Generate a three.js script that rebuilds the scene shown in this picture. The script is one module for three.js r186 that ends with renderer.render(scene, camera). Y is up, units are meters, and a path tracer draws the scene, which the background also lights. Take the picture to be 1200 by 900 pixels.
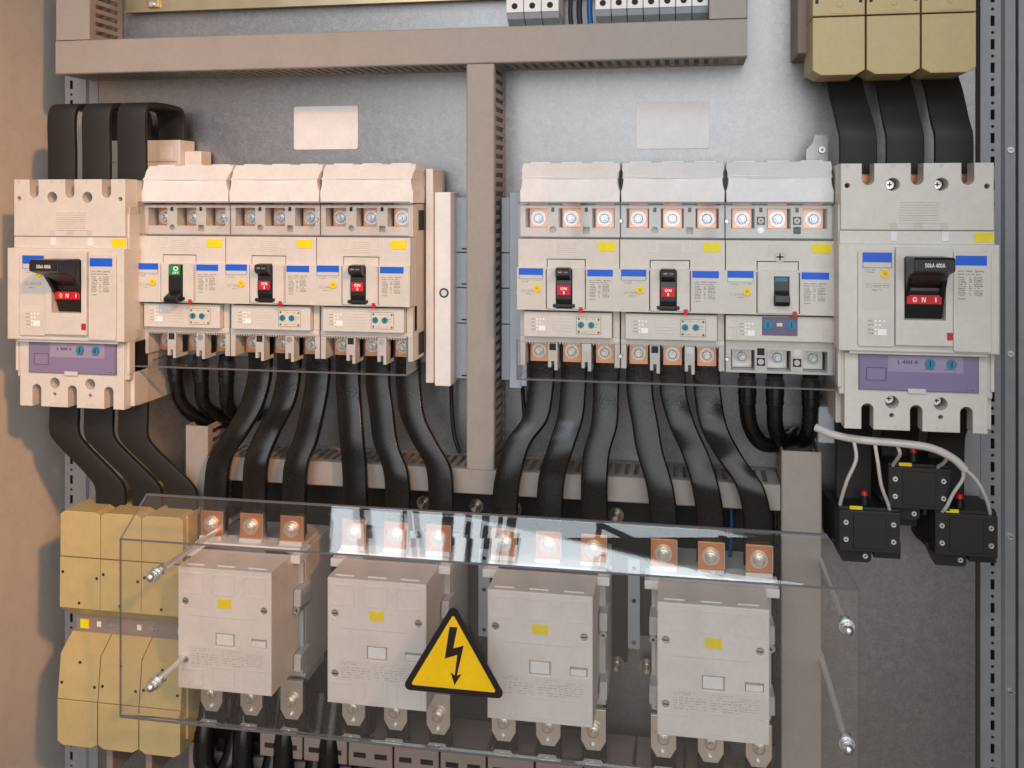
import * as THREE from 'three';
import { RoundedBoxGeometry } from 'three/addons/geometries/RoundedBoxGeometry.js';
import { mergeGeometries, toCreasedNormals } from 'three/addons/utils/BufferGeometryUtils.js';
import { RectAreaLightUniformsLib } from 'three/addons/lights/RectAreaLightUniformsLib.js';

// ------------------------------------------------------------------ camera, light, exposure
const scene = new THREE.Scene();
const renderer = new THREE.WebGLRenderer({ antialias: true });
renderer.toneMapping = THREE.LinearToneMapping;
renderer.toneMappingExposure = 0.92;
renderer.shadowMap.enabled = true;
RectAreaLightUniformsLib.init();
scene.background = new THREE.Color().setRGB(0.05, 0.039, 0.033);   // the dim hall around the switchboard

const camera = new THREE.PerspectiveCamera(2 * Math.atan(450 / 1127.6) * 180 / Math.PI, 4 / 3, 0.05, 30);
camera.position.set(0, 0, 1.1);
camera.rotation.order = 'YXZ';
camera.rotation.y = 10.306 * Math.PI / 180;
camera.setViewOffset(1200, 900, 0, 216.5, 1200, 900);               // rising-front lens: the horizon lies high in the frame

// glazed roof of the hall: cool light from above, mirrored in the clear cover
const SKY_X = -0.7, SKY_Y = 2.75, SKY_Z = 3.46, SKY_W = 2.4, SKY_D = 1.3, SKY_TURN = -0.22;
const skyLight = new THREE.RectAreaLight(new THREE.Color().setRGB(0.84, 0.93, 1.0), 8.2, SKY_W, SKY_D);
skyLight.position.set(SKY_X, SKY_Y, SKY_Z);
skyLight.rotation.order = 'YXZ'; skyLight.rotation.set(-Math.PI / 2, SKY_TURN, 0);
scene.add(skyLight);
// tall window front behind the photographer: the broad frontal light, mirrored in the zinc of the plate
const WIN_X = 0.7, WIN_Y = 1.06, WIN_Z = 3.7, WIN_W = 4.2, WIN_H = 2.88;
const winLight = new THREE.RectAreaLight(new THREE.Color().setRGB(0.97, 0.985, 1.0), 3.15, WIN_W, WIN_H);
winLight.position.set(WIN_X, WIN_Y, WIN_Z);
scene.add(winLight);
// low warm light from the right: a lamp that reaches the left part of the board
const LAMP = new THREE.Vector3(2.25, 2.0, 3.0);
const warm = new THREE.SpotLight(new THREE.Color().setRGB(1.0, 0.46, 0.16), 48, 0, 0.13, 0.95, 2);
warm.position.copy(LAMP); warm.target.position.set(-0.80, -0.22, 0.05);
warm.castShadow = true; warm.shadow.radius = 6; warm.shadow.mapSize.set(2048, 2048);
scene.add(warm); scene.add(warm.target);

// ------------------------------------------------------------------ helpers (all sizes in millimetres)
let seed = 7;
const rnd = () => { seed = (seed * 1664525 + 1013904223) >>> 0; return seed / 4294967296; };
const taken = {};
function numbered(n) { const k = taken[n] = (taken[n] ?? -1) + 1; return k ? `${n}_${String(k).padStart(3, '0')}` : n; }
function clean(g) {
  if (g.index) g = g.toNonIndexed();
  for (const k of Object.keys(g.attributes)) if (!['position', 'normal'].includes(k)) g.deleteAttribute(k);
  return g;
}
function boxUV(g) {
  const p = g.attributes.position, n = g.attributes.normal, uv = new Float32Array(p.count * 2);
  for (let t = 0; t < p.count; t += 3) {
    let ax = 0, ay = 0, az = 0;
    for (let k = 0; k < 3; k++) { ax += Math.abs(n.getX(t + k)); ay += Math.abs(n.getY(t + k)); az += Math.abs(n.getZ(t + k)); }
    for (let k = 0; k < 3; k++) {
      const i = t + k, x = p.getX(i), y = p.getY(i), z = p.getZ(i);
      const [u, v] = az >= ax && az >= ay ? [x, y] : ax >= ay ? [z, y] : [x, z];
      uv[2 * i] = u; uv[2 * i + 1] = v;
    }
  }
  g.setAttribute('uv', new THREE.BufferAttribute(uv, 2));
  return g;
}
const origins = new Map();
function thing(name, label, category, [x, y, z], group) {
  const o = new THREE.Group(); o.name = numbered(name); scene.add(o);
  o.position.set(x / 1000, y / 1000, z / 1000); origins.set(o, [x, y, z]);
  o.userData = { label, category }; if (group) o.userData.group = group;
  return o;
}
// one named mesh from geometries given in board coordinates (mm)
function part(parent, name, mat, geos, label) {
  geos = [geos].flat().map(clean);
  const g = geos.length > 1 ? mergeGeometries(geos) : geos[0];
  const o = origins.get(parent) ?? [0, 0, 0];
  g.translate(-o[0], -o[1], -o[2]); g.scale(0.001, 0.001, 0.001);
  if (!g.attributes.uv) boxUV(g);
  const m = new THREE.Mesh(g, mat); m.name = name; m.castShadow = m.receiveShadow = true;
  origins.set(m, o); if (label) m.userData.label = label;
  parent.add(m); return m;
}
function single(name, label, category, mat, geos, group) {           // a thing that is one mesh
  const m = part(scene, numbered(name), mat, geos); m.userData = { label, category };
  if (group) m.userData.group = group; return m;
}
function structure(name, mat, geos) { const m = part(scene, numbered(name), mat, geos); m.userData.kind = 'structure'; return m; }
function flat(parent, name, tex, x0, x1, y0, y1, z, opt = {}) {      // printed film: keeps its own 0..1 texture coordinates
  const g = new THREE.PlaneGeometry(x1 - x0, y1 - y0).toNonIndexed();
  g.translate((x0 + x1) / 2, (y0 + y1) / 2, z);
  const o = origins.get(parent) ?? [0, 0, 0]; g.translate(-o[0], -o[1], -o[2]); g.scale(0.001, 0.001, 0.001);
  const m = new THREE.Mesh(g, new THREE.MeshStandardMaterial({ map: tex, roughness: 0.5, ...opt })); m.name = name;
  m.castShadow = m.receiveShadow = true; origins.set(m, o); parent.add(m); return m;
}
function B(x0, x1, y0, y1, z0, z1, r = 0) {
  const w = x1 - x0, h = y1 - y0, d = z1 - z0;
  const g = r ? new RoundedBoxGeometry(w, h, d, 1, Math.min(r, w / 2.01, h / 2.01, d / 2.01)) : new THREE.BoxGeometry(w, h, d);
  return clean(g.translate((x0 + x1) / 2, (y0 + y1) / 2, (z0 + z1) / 2));
}
function C(x, y, z, r, len, axis = 'z', seg = 20, r2 = r) {            // from z towards +axis by len
  const g = new THREE.CylinderGeometry(r2, r, len, seg); g.translate(0, len / 2, 0);
  if (axis === 'z') g.rotateX(Math.PI / 2); else if (axis === 'x') g.rotateZ(-Math.PI / 2);
  return clean(g.translate(x, y, z));
}
function ring(x, y, z, r0, r1, len, seg = 24) {                        // a washer or a tube along z
  const s = new THREE.Shape(); s.absarc(0, 0, r1, 0, Math.PI * 2);
  const h = new THREE.Path(); h.absarc(0, 0, r0, 0, Math.PI * 2, true); s.holes.push(h);
  return clean(new THREE.ExtrudeGeometry(s, { depth: len, bevelEnabled: false, curveSegments: seg / 2 }).translate(x, y, z));
}
const toShape = (pts) => pts instanceof THREE.Shape ? pts : new THREE.Shape(pts.map(([a, b]) => new THREE.Vector2(a, b)));
const circle = (x, y, r) => { const p = new THREE.Path(); p.absarc(x, y, r, 0, Math.PI * 2, true); return p; };
const rect = (x0, x1, y0, y1) => { const p = new THREE.Path(); p.moveTo(x0, y0); p.lineTo(x0, y1); p.lineTo(x1, y1); p.lineTo(x1, y0); p.closePath(); return p; };
function plate(pts, z0, z1, holes = [], bevel = 0, seg = 10) {
  const tidy = (q) => { const o = []; for (const v of q) if (!o.length || o[o.length - 1].distanceTo(v) > 0.01) o.push(v); while (o.length > 3 && o[0].distanceTo(o[o.length - 1]) < 0.01) o.pop(); return o; };
  let out = tidy(toShape(pts).getPoints(seg)); if (THREE.ShapeUtils.isClockWise(out)) out = out.reverse();
  const s = new THREE.Shape(out);
  for (const h of holes) { let q = tidy(h.getPoints(seg)); if (!THREE.ShapeUtils.isClockWise(q)) q = q.reverse(); s.holes.push(new THREE.Path(q)); }
  const o = bevel ? { depth: z1 - z0 - 2 * bevel, bevelEnabled: true, bevelSize: bevel, bevelOffset: -bevel, bevelThickness: bevel, bevelSegments: 2, curveSegments: seg } : { depth: z1 - z0, bevelEnabled: false, curveSegments: seg };
  return clean(new THREE.ExtrudeGeometry(s, o).translate(0, 0, z0 + bevel));
}
function permute(g, f) {                                             // odd permutation of the axes, winding kept outward
  g = clean(g);
  for (const k of ['position', 'normal']) {
    const a = g.attributes[k];
    for (let i = 0; i < a.count; i++) { const v = f(a.getX(i), a.getY(i), a.getZ(i)); a.setXYZ(i, v[0], v[1], v[2]); }
    for (let t = 0; t < a.count; t += 3) for (const q of ['X', 'Y', 'Z']) { const u = a['get' + q](t + 1); a['set' + q](t + 1, a['get' + q](t + 2)); a['set' + q](t + 2, u); }
  }
  return g;
}
const prismX = (pts, x0, x1, bevel = 0, holes = []) => permute(plate(pts, x0, x1, holes, bevel), (a, b, c) => [c, b, a]);   // pts are (z, y)
const prismY = (pts, y0, y1, bevel = 0, holes = []) => permute(plate(pts, y0, y1, holes, bevel), (a, b, c) => [a, c, b]);   // pts are (x, z)
const rectPts = (x0, x1, y0, y1) => [[x0, y0], [x1, y0], [x1, y1], [x0, y1]];
function roundRect(x0, x1, y0, y1, r) {
  const s = new THREE.Shape(); s.moveTo(x0 + r, y0); s.lineTo(x1 - r, y0); s.absarc(x1 - r, y0 + r, r, -Math.PI / 2, 0); s.lineTo(x1, y1 - r);
  s.absarc(x1 - r, y1 - r, r, 0, Math.PI / 2); s.lineTo(x0 + r, y1); s.absarc(x0 + r, y1 - r, r, Math.PI / 2, Math.PI); s.lineTo(x0, y0 + r); s.absarc(x0 + r, y0 + r, r, Math.PI, Math.PI * 1.5);
  return s;
}
function ribbon(pts, w, t, n = 40, c = 1.6) {                         // flat bar swept along points, its width always across the board
  const curve = new THREE.CatmullRomCurve3(pts.map((p) => new THREE.Vector3(...p)), false, 'centripetal');
  const sec = [];
  for (const [sx, sy, a0] of [[1, 1, 0], [-1, 1, 90], [-1, -1, 180], [1, -1, 270]]) for (const a of [0, 45, 90]) {
    const q = (a0 + a) * Math.PI / 180; sec.push([sx * (w / 2 - c) + c * Math.cos(q), sy * (t / 2 - c) + c * Math.sin(q)]);
  }
  const pos = [], idx = [], m = sec.length;
  for (let i = 0; i <= n; i++) {
    const P = curve.getPointAt(i / n), T = curve.getTangentAt(i / n);
    const N = new THREE.Vector3(0, -T.z, T.y); if (N.lengthSq() < 1e-6) N.set(0, 0, 1); N.normalize(); if (N.z < -0.2) N.negate();
    for (const [a, b] of sec) pos.push(P.x + a, P.y + N.y * b, P.z + N.z * b);
  }
  for (let i = 0; i < n; i++) for (let k = 0; k < m; k++) { const a = i * m + k, b = i * m + (k + 1) % m; idx.push(a, a + m, b, b, a + m, b + m); }
  for (const e of [0, n]) for (let k = 1; k < m - 1; k++) e ? idx.push(e * m, e * m + k + 1, e * m + k) : idx.push(0, k, k + 1);
  const g = new THREE.BufferGeometry(); g.setAttribute('position', new THREE.Float32BufferAttribute(pos, 3)); g.setIndex(idx);
  g.computeVertexNormals();
  return clean(toCreasedNormals(g, 0.9));
}
function tube(pts, r, n = 40, seg = 10) { return clean(new THREE.TubeGeometry(new THREE.CatmullRomCurve3(pts.map((p) => new THREE.Vector3(...p)), false, 'centripetal'), n, r, seg, false)); }

// ------------------------------------------------------------------ textures
function noise2(w, h, f) {                                            // smooth value noise that tiles
  const gw = f, gh = Math.max(1, Math.round(f * h / w)), v = Array.from({ length: gw * gh }, rnd), o = new Float32Array(w * h);
  const s = (t) => t * t * (3 - 2 * t);
  for (let y = 0; y < h; y++) for (let x = 0; x < w; x++) {
    const gx = x / w * gw, gy = y / h * gh, x0 = Math.floor(gx), y0 = Math.floor(gy), a = s(gx - x0), b = s(gy - y0);
    const q = (i, j) => v[((j % gh) * gw) + (i % gw)];
    o[y * w + x] = (q(x0, y0) * (1 - a) + q(x0 + 1, y0) * a) * (1 - b) + (q(x0, y0 + 1) * (1 - a) + q(x0 + 1, y0 + 1) * a) * b;
  }
  return o;
}
function dataTex(w, h, f, srgb, rep) {
  const d = new Uint8Array(w * h * 4);
  for (let i = 0; i < w * h; i++) { const c = f(i); for (let k = 0; k < 3; k++) d[4 * i + k] = Math.max(0, Math.min(255, Math.round(255 * (Array.isArray(c) ? c[k] : c)))); d[4 * i + 3] = 255; }
  const t = new THREE.DataTexture(d, w, h); t.wrapS = t.wrapT = THREE.RepeatWrapping; t.magFilter = THREE.LinearFilter; t.minFilter = THREE.LinearMipmapLinearFilter; t.generateMipmaps = true;
  if (srgb) t.colorSpace = THREE.SRGBColorSpace; t.repeat.set(rep, rep); t.needsUpdate = true; return t;
}
function canvasTex(w, h, draw) {
  const c = document.createElement('canvas'); c.width = w; c.height = h; const x = c.getContext('2d'); draw(x, w, h);
  const t = new THREE.CanvasTexture(c); t.colorSpace = THREE.SRGBColorSpace; t.anisotropy = 8; return t;
}
const NA = noise2(512, 512, 9), NB = noise2(512, 512, 40), NC = noise2(512, 512, 150), ND = Array.from({ length: 512 * 512 }, rnd);
// zinc spangle: irregular crystals with a tone each
const sp = Array.from({ length: 900 }, () => [rnd() * 512, rnd() * 512, rnd()]);
const cell = new Float32Array(512 * 512), grid = {};
sp.forEach((s, i) => { const k = (s[0] >> 5) + ',' + (s[1] >> 5); (grid[k] ??= []).push(i); });
for (let y = 0; y < 512; y++) for (let x = 0; x < 512; x++) {
  let best = 1e9, val = 0;
  const wx = x + 14 * (NB[y * 512 + x] - 0.5), wy = y + 14 * (NB[x * 512 + y] - 0.5);
  for (let j = -1; j <= 1; j++) for (let i = -1; i <= 1; i++) for (const q of grid[(((x >> 5) + i + 16) % 16) + ',' + (((y >> 5) + j + 16) % 16)] ?? []) {
    let dx = Math.abs(sp[q][0] - wx), dy = Math.abs(sp[q][1] - wy); dx = Math.min(dx, 512 - dx); dy = Math.min(dy, 512 - dy);
    const d = dx * dx + dy * dy; if (d < best) { best = d; val = sp[q][2]; }
  }
  cell[y * 512 + x] = val;
}
const galvColor = dataTex(512, 512, (i) => 0.80 + 0.04 * (cell[i] - 0.5) + 0.09 * (NC[i] - 0.5) + 0.07 * (ND[i] - 0.5), true, 5.5);
const galvRough = dataTex(512, 512, (i) => [0, 0.42 + 0.02 * (cell[i] - 0.5) + 0.05 * (NC[i] - 0.5), 0], false, 5.5);
const plasticColor = dataTex(512, 512, (i) => 0.955 + 0.03 * (NA[i] - 0.5) + 0.025 * (NB[i] - 0.5) + 0.03 * (ND[i] - 0.5), true, 7);
const plasticRough = dataTex(512, 512, (i) => [0, 0.86 + 0.2 * (NA[i] - 0.5) + 0.14 * (NC[i] - 0.5), 0], false, 7);
const grain = dataTex(512, 512, (i) => 0.5 + 0.35 * (ND[i] - 0.5) + 0.3 * (NC[i] - 0.5), false, 20);
const smudge = dataTex(512, 512, (i) => [0, 0.55 + 0.5 * (NA[i] - 0.4) + 0.25 * (NB[i] - 0.5), 0], false, 5);
// old insulation: faint scuffs
const scuff = dataTex(512, 512, (i) => 0.82 + 0.12 * Math.max(0, NB[i] - 0.6) + 0.04 * (NC[i] - 0.5) + 0.02 * (ND[i] - 0.5), true, 6);

// ------------------------------------------------------------------ materials
const lin = (r, g, b) => new THREE.Color().setRGB(r, g, b);
const plastic = (r, g, b, rough = 0.55, bump = 0.00006) => new THREE.MeshPhysicalMaterial({ color: lin(r, g, b), map: plasticColor, roughness: rough, roughnessMap: plasticRough, bumpMap: grain, bumpScale: bump });
const metal = (r, g, b, rough = 0.35) => new THREE.MeshStandardMaterial({ color: lin(r, g, b), metalness: 1, roughness: rough, roughnessMap: plasticRough });
const M = {
  galv: new THREE.MeshStandardMaterial({ color: lin(0.54, 0.54, 0.55), map: galvColor, metalness: 0.96, roughness: 1, roughnessMap: galvRough }),
  galvDark: new THREE.MeshStandardMaterial({ color: lin(0.62, 0.63, 0.66), map: galvColor, metalness: 0.6, roughness: 1, roughnessMap: galvRough }),
  rail: new THREE.MeshStandardMaterial({ color: lin(0.36, 0.37, 0.39), map: plasticColor, metalness: 0.3, roughness: 0.5, roughnessMap: plasticRough }),
  floor: new THREE.MeshStandardMaterial({ color: lin(0.50, 0.37, 0.28), map: plasticColor, roughness: 0.6 }),
  wall: new THREE.MeshStandardMaterial({ color: lin(0.72, 0.68, 0.63), map: plasticColor, roughness: 0.6, bumpMap: grain, bumpScale: 0.0001 }),
  duct: plastic(0.385, 0.34, 0.305, 0.6),
  beige: plastic(0.74, 0.705, 0.65, 0.5),
  beigeDim: plastic(0.66, 0.61, 0.545, 0.55),
  panel: plastic(0.53, 0.51, 0.475, 0.45),
  white: plastic(0.88, 0.875, 0.87, 0.5),
  bluegrey: plastic(0.50, 0.54, 0.59, 0.5),
  cream: plastic(0.82, 0.77, 0.73, 0.55),
  ear: plastic(0.60, 0.60, 0.60, 0.5),
  ochre: plastic(0.57, 0.445, 0.205, 0.5),
  base: plastic(0.30, 0.235, 0.205, 0.6),
  black: plastic(0.012, 0.012, 0.013, 0.42),
  blackMat: plastic(0.016, 0.014, 0.013, 0.65),
  insul: new THREE.MeshPhysicalMaterial({ color: lin(0.009, 0.008, 0.007), map: scuff, specularIntensity: 0.9, roughness: 0.31, roughnessMap: plasticRough, bumpMap: grain, bumpScale: 0.00002 }),
  insulMat: new THREE.MeshPhysicalMaterial({ color: lin(0.018, 0.017, 0.018), map: scuff, roughness: 0.6, bumpMap: grain, bumpScale: 0.00003 }),
  copper: metal(0.86, 0.42, 0.24, 0.42),
  zinc: metal(0.80, 0.81, 0.82, 0.46),
  nickel: metal(0.80, 0.75, 0.67, 0.48),
  brass: metal(0.62, 0.52, 0.34, 0.42),
  steel: metal(0.66, 0.67, 0.66, 0.5),
  rodZinc: new THREE.MeshStandardMaterial({ color: lin(0.80, 0.80, 0.80), metalness: 0.55, roughness: 0.42 }),
  darkSteel: metal(0.36, 0.33, 0.28, 0.34),
  shadeAndMark: plastic(0.02, 0.018, 0.016, 0.8),  // near-black standing in for hole shade; also inks the dial arrows
  yellow: plastic(0.95, 0.78, 0.003, 0.5, 0),
  signYellow: plastic(1.0, 0.62, 0.003, 0.35, 0),
  signBlack: plastic(0.012, 0.010, 0.009, 0.4, 0),
  blue: plastic(0.004, 0.125, 0.70, 0.45, 0),
  dial: plastic(0.02, 0.24, 0.40, 0.4, 0),
  red: plastic(0.62, 0.012, 0.018, 0.4, 0),
  purple: new THREE.MeshPhysicalMaterial({ color: lin(0.16, 0.135, 0.22), roughness: 0.22, clearcoat: 0.5, clearcoatRoughness: 0.1 }),
  purpleLight: new THREE.MeshPhysicalMaterial({ color: lin(0.25, 0.20, 0.33), roughness: 0.3 }),
  paper: plastic(0.90, 0.875, 0.87, 0.7, 0),
  wireWhite: plastic(0.72, 0.68, 0.64, 0.45, 0),
  wireBlue: plastic(0.01, 0.12, 0.42, 0.45, 0),
  wireRed: plastic(0.42, 0.015, 0.012, 0.45, 0),
  wireOrange: plastic(0.75, 0.20, 0.02, 0.45, 0),
  acrylic: new THREE.MeshPhysicalMaterial({ color: lin(0.97, 0.965, 0.96), transmission: 0.992, thickness: 0, ior: 1.5, roughness: 0.022, roughnessMap: smudge, specularIntensity: 1 }),
  shield: new THREE.MeshPhysicalMaterial({ color: lin(0.95, 0.955, 0.965), transmission: 1, thickness: 0, ior: 1.5, roughness: 0.05, specularIntensity: 0.42 }),
  acrylicEdge: new THREE.MeshPhysicalMaterial({ color: lin(0.40, 0.40, 0.45), transmission: 0.75, thickness: 0, roughness: 0.5 }),
  wrap: new THREE.MeshPhysicalMaterial({ color: lin(0.85, 0.83, 0.82), transmission: 0.5, thickness: 0, roughness: 0.35 }),
};

// ------------------------------------------------------------------ the setting: mounting plate, side wall, frame rails
structure('mounting_plate', M.galv, B(-752, 303, -760, 420, -3, 0));
structure('cabinet_side_wall', M.wall, B(-830, -800, -800, 500, -220, 700));
structure('cabinet_side_wall', M.rail, B(400, 430, -800, 500, -220, 560));
structure('hall_floor', M.floor, B(-4000, 4000, -1140, -1100, 450, 6500));
structure('cabinet_back_wall', M.rail, [B(-799.8, -752, -800, 500, -220, -216), B(303, 399.8, -800, 500, -220, -216)]);

function slotRail(name, label, x0, x1, xs, z, y0, y1, extra) {
  const t = thing(name, label, 'frame rail', [x0, y0, z]);
  const holes = [];
  for (let y = y0 + 10, k = 0; y < y1 - 8; y += 12.5, k++) holes.push(k % 2 ? circle(xs, y, 1.7) : rect(xs - 2, xs + 2, y - 5.5, y + 5.5));
  part(t, 'perforated_strip', M.rail, plate(rectPts(x0, x1, y0, y1), z - 2, z, holes, 0, 5));
  part(t, 'backing_channel', M.rail, [B(x0, x1, y0, y1, z - 46, z - 44), B(x0, x0 + 1.5, y0, y1, z - 44, z - 2.2), B(x1 - 1.5, x1, y0, y1, z - 44, z - 2.2)]);
  extra(t); return t;
}
slotRail('frame_rail', 'perforated grey frame rail beside the right-hand edge of the mounting plate', 308, 328, 320, 1, -720, 330, (t) => {
  part(t, 'flange', M.rail, prismY([[328, -1], [328, 1], [331, 6], [341, 6], [343, -4], [341, -6]], -720, 330));
  for (const y of [52, -163, -356, -520]) { const s = part(t, 'screw', M.zinc, C(336, y, 6, 3.2, 2.4, 'z', 14)); part(s, 'slot', M.shadeAndMark, B(334, 338, y - 0.4, y + 0.4, 8.2, 8.7)); }  // dark bar on each head stands in for the shaded slot
});
{
  const t = thing('frame_rail', 'perforated grey frame rail at the extreme right border of the picture', 'frame rail', [346, -720, 6]);
  const holes = [];
  for (let y = -712, k = 0; y < 322; y += 12.5, k++) holes.push(k % 2 ? circle(360, y, 2.2) : rect(356, 364, y - 4.5, y + 4.5));
  part(t, 'perforated_strip', M.rail, plate(rectPts(346, 372, -720, 330), 6, 8, holes, 0, 5));
  part(t, 'backing_channel', M.rail, [B(347, 371, -720, 330, -46, -44), B(370, 372, -720, 330, -44, 5.8)]);
  part(t, 'lip', M.rail, B(343.5, 346, -720, 330, -6, 8));
}
slotRail('frame_rail', 'perforated pale frame rail beside the warm-lit side wall', -776, -758, -767, 1, -740, 330, (t) => {
  part(t, 'flange', M.rail, prismY([[-758, -1], [-758, 1], [-755, 5], [-744, 5], [-742, 1], [-730, 1], [-730, -0.8]].reverse(), -740, 330));
});

// ------------------------------------------------------------------ cable ducts
const ZD = 71;
function duct(label, x0, x1, y0, y1, dir, opt = {}) {                  // dir 'h' or 'v'
  const t = thing('cable_duct', label, 'cable duct', [x0, y0, 0], 'slotted cable ducts');
  const z0 = opt.z0 ?? 1, z1 = opt.z1 ?? ZD;
  part(t, 'cover', M.duct, opt.cut ? opt.cut(z1) : prismCover(x0, x1, y0, y1, z1, dir));
  part(t, 'back', M.duct, B(x0 + 1, x1 - 1, y0 + 1, y1 - 1, z0, z0 + 2));
  const a = dir === 'h' ? x0 : y0, b = dir === 'h' ? x1 : y1, holes = [];
  for (let s = a + (opt.skip ?? 8); s < b - 8; s += 10.4) holes.push([s, s + 5.2]);
  for (const side of [0, 1]) {
    if (dir === 'h') {
      const y = side ? y1 - 2.2 : y0 + 0.7;
      part(t, 'slotted_wall', M.duct, prismY(rectPts(x0, x1, z0, z1 - 6), y, y + 1.5, 0, holes.map(([p, q]) => rect(p, q, z0 + 9, z1 - 14))));
    } else {
      const x = side ? x1 - 2.2 : x0 + 0.7;
      part(t, 'slotted_wall', M.duct, prismX(rectPts(z0, z1 - 6, y0, y1), x, x + 1.5, 0, holes.map(([p, q]) => rect(z0 + 9, z1 - 14, p, q))));
    }
  }
  return t;
}
function prismCover(x0, x1, y0, y1, z1, dir) {
  const L = dir === 'h' ? [y0, y1] : [x0, x1], e = dir === 'h' ? [x0, x1] : [y0, y1];
  const prof = (z, s) => [z, s];
  const pts = [[z1 - 9, L[0]], [z1 - 1.2, L[0]], [z1, L[0] + 1.2], [z1, L[1] - 1.2], [z1 - 1.2, L[1]], [z1 - 9, L[1]], [z1 - 9, L[1] - 1.6], [z1 - 1.8, L[1] - 1.6], [z1 - 1.8, L[0] + 1.6], [z1 - 9, L[0] + 1.6]];
  if (dir === 'h') return prismX(pts, e[0], e[1]);
  return prismY(pts.map(([z, s]) => [s, z]), e[0], e[1]);
}
duct('long horizontal beige cable duct above the two white blank labels', -739, 62, 148.5, 188.3, 'h');
duct('vertical beige cable duct rising at the upper left corner of the board', -739, -695, 189, 420, 'v');
duct('short vertical cable duct at the right end of the long top duct', 22.5, 62, 189, 420, 'v');
duct('vertical cable duct between the left and right breaker rows', -238, -207, -295.5, 147.8, 'v');
duct('horizontal cable duct behind the black flexible bars below the breakers', -543, 95, -323, -296, 'h');
duct('narrow vertical cable duct beside the lower ochre fuse switch', -572, -544, -604, -262, 'v');
duct('wide vertical cable duct to the right of the fourth contactor', 96, 136.2, -760, -260, 'v');
duct('horizontal beige cable duct along the bottom edge below the hanging cable loops', -560, 95, -700, -638, 'h');
// coloured cores lying in the top duct
[[M.wireBlue, 158, 30, 'blue'], [M.wireRed, 163, 36, 'red'], [M.blackMat, 156, 44, 'black']].forEach(([m, y, z, c]) =>
  single('duct_wire', `${c} wire core lying inside the long top cable duct`, 'wire', m, tube([[-200, y, z], [-150, y + 3, z + 4], [-90, y - 2, z], [-30, y + 4, z + 3], [20, y, z]], 2.2, 30, 8), 'wires inside the top duct'));

// ------------------------------------------------------------------ small things on the upper plate
single('blank_label', 'blank white label on the plate above the left breaker row', 'label', M.paper, plate(roundRect(-468, -387, 60, 112, 3), 0.2, 1.4));
single('blank_label', 'blank white label on the plate above the right breaker row', 'label', M.paper, plate(roundRect(-56.3, 24.5, 57, 110, 3), 0.2, 1.4));
single('din_rail', 'yellowish passivated mounting rail along the top edge of the plate', 'mounting rail', M.brass,
  prismX([[1, 233], [8, 233], [8, 231], [14, 231], [14, 232.4], [9.4, 232.4], [9.4, 264], [14, 264], [14, 265.4], [8, 265.4], [8, 234.4], [1, 234.4]], -686, 22));
{
  const t = thing('rail_clip', 'small nickel clip screw on the passivated rail at upper left', 'clip', [-650, 236, 9]);
  part(t, 'base', M.brass, B(-655, -640, 236, 246, 9.6, 13, 1)); part(t, 'screw', M.zinc, C(-648, 240, 13, 3, 3, 'z', 14));
}
function modular(i, n, x0, w, y0, z1, where) {
  const words = ['first', 'second', 'third', 'fourth', 'fifth', 'sixth', 'seventh'];
  const t = thing('terminal_module', `white terminal module, ${words[i]} ${where} at the top edge`, 'terminal module', [x0, y0, 12], 'rail-mounted modules along the top edge');
  part(t, 'body', M.white, B(x0 + 0.3, x0 + w - 0.3, y0 + 8, y0 + 80, 15, z1, 0.8));
  part(t, 'lower_body', M.bluegrey, prismX([[14, y0 + 8], [14, y0 - 6], [z1 - 22, y0 - 6], [z1 - 6, y0 + 2], [z1 - 1, y0 + 8]], x0 + 0.5, x0 + w - 0.5));
  part(t, 'screw_recess_shade', M.shadeAndMark, C(x0 + w / 2, y0 + 15, z1 - 2, 3.4, 2.3, 'z', 16));  // dark disc painted as the shade inside a screw hole
  part(t, 'wire_entry_shade', M.shadeAndMark, B(x0 + w / 2 - 4, x0 + w / 2 + 4, y0 - 6.5, y0 - 2, z1 - 36, z1 - 24));  // dark block in place of the shaded wire opening
}
for (let i = 0; i < 3; i++) modular(i, 3, -196 + i * 19.6, 19.6, 197, 60, 'in the group left of the blue wire');
for (let i = 0; i < 7; i++) modular(i, 7, -98 + i * 17.2, 17.2, 197, 60, 'in the group right of the blue wire');
[['wireOrange', -180, 'orange wire entering the first top terminal module', 34, 2.4], ['blackMat', -128, 'black wire next to the third top terminal module', 30, 2.6], ['blackMat', -118, 'black wire midway between the two groups of top modules', 30, 3.2],
  ['wireBlue', -106, 'bright blue wire between the two groups of top modules', 34, 3.2], ['wireBlue', 12, 'short blue wire under the last top terminal module', 36, 2.2]].forEach(([m, x, l, z, r]) =>
  single('wire', l, 'wire', M[m], tube([[x, 172, z], [x + 1, 190, z], [x - 0.5, 210, z - 2], [x + 2, 260, z - 4]], r, 20, 10), 'wires dropping into the top duct'));

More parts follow.
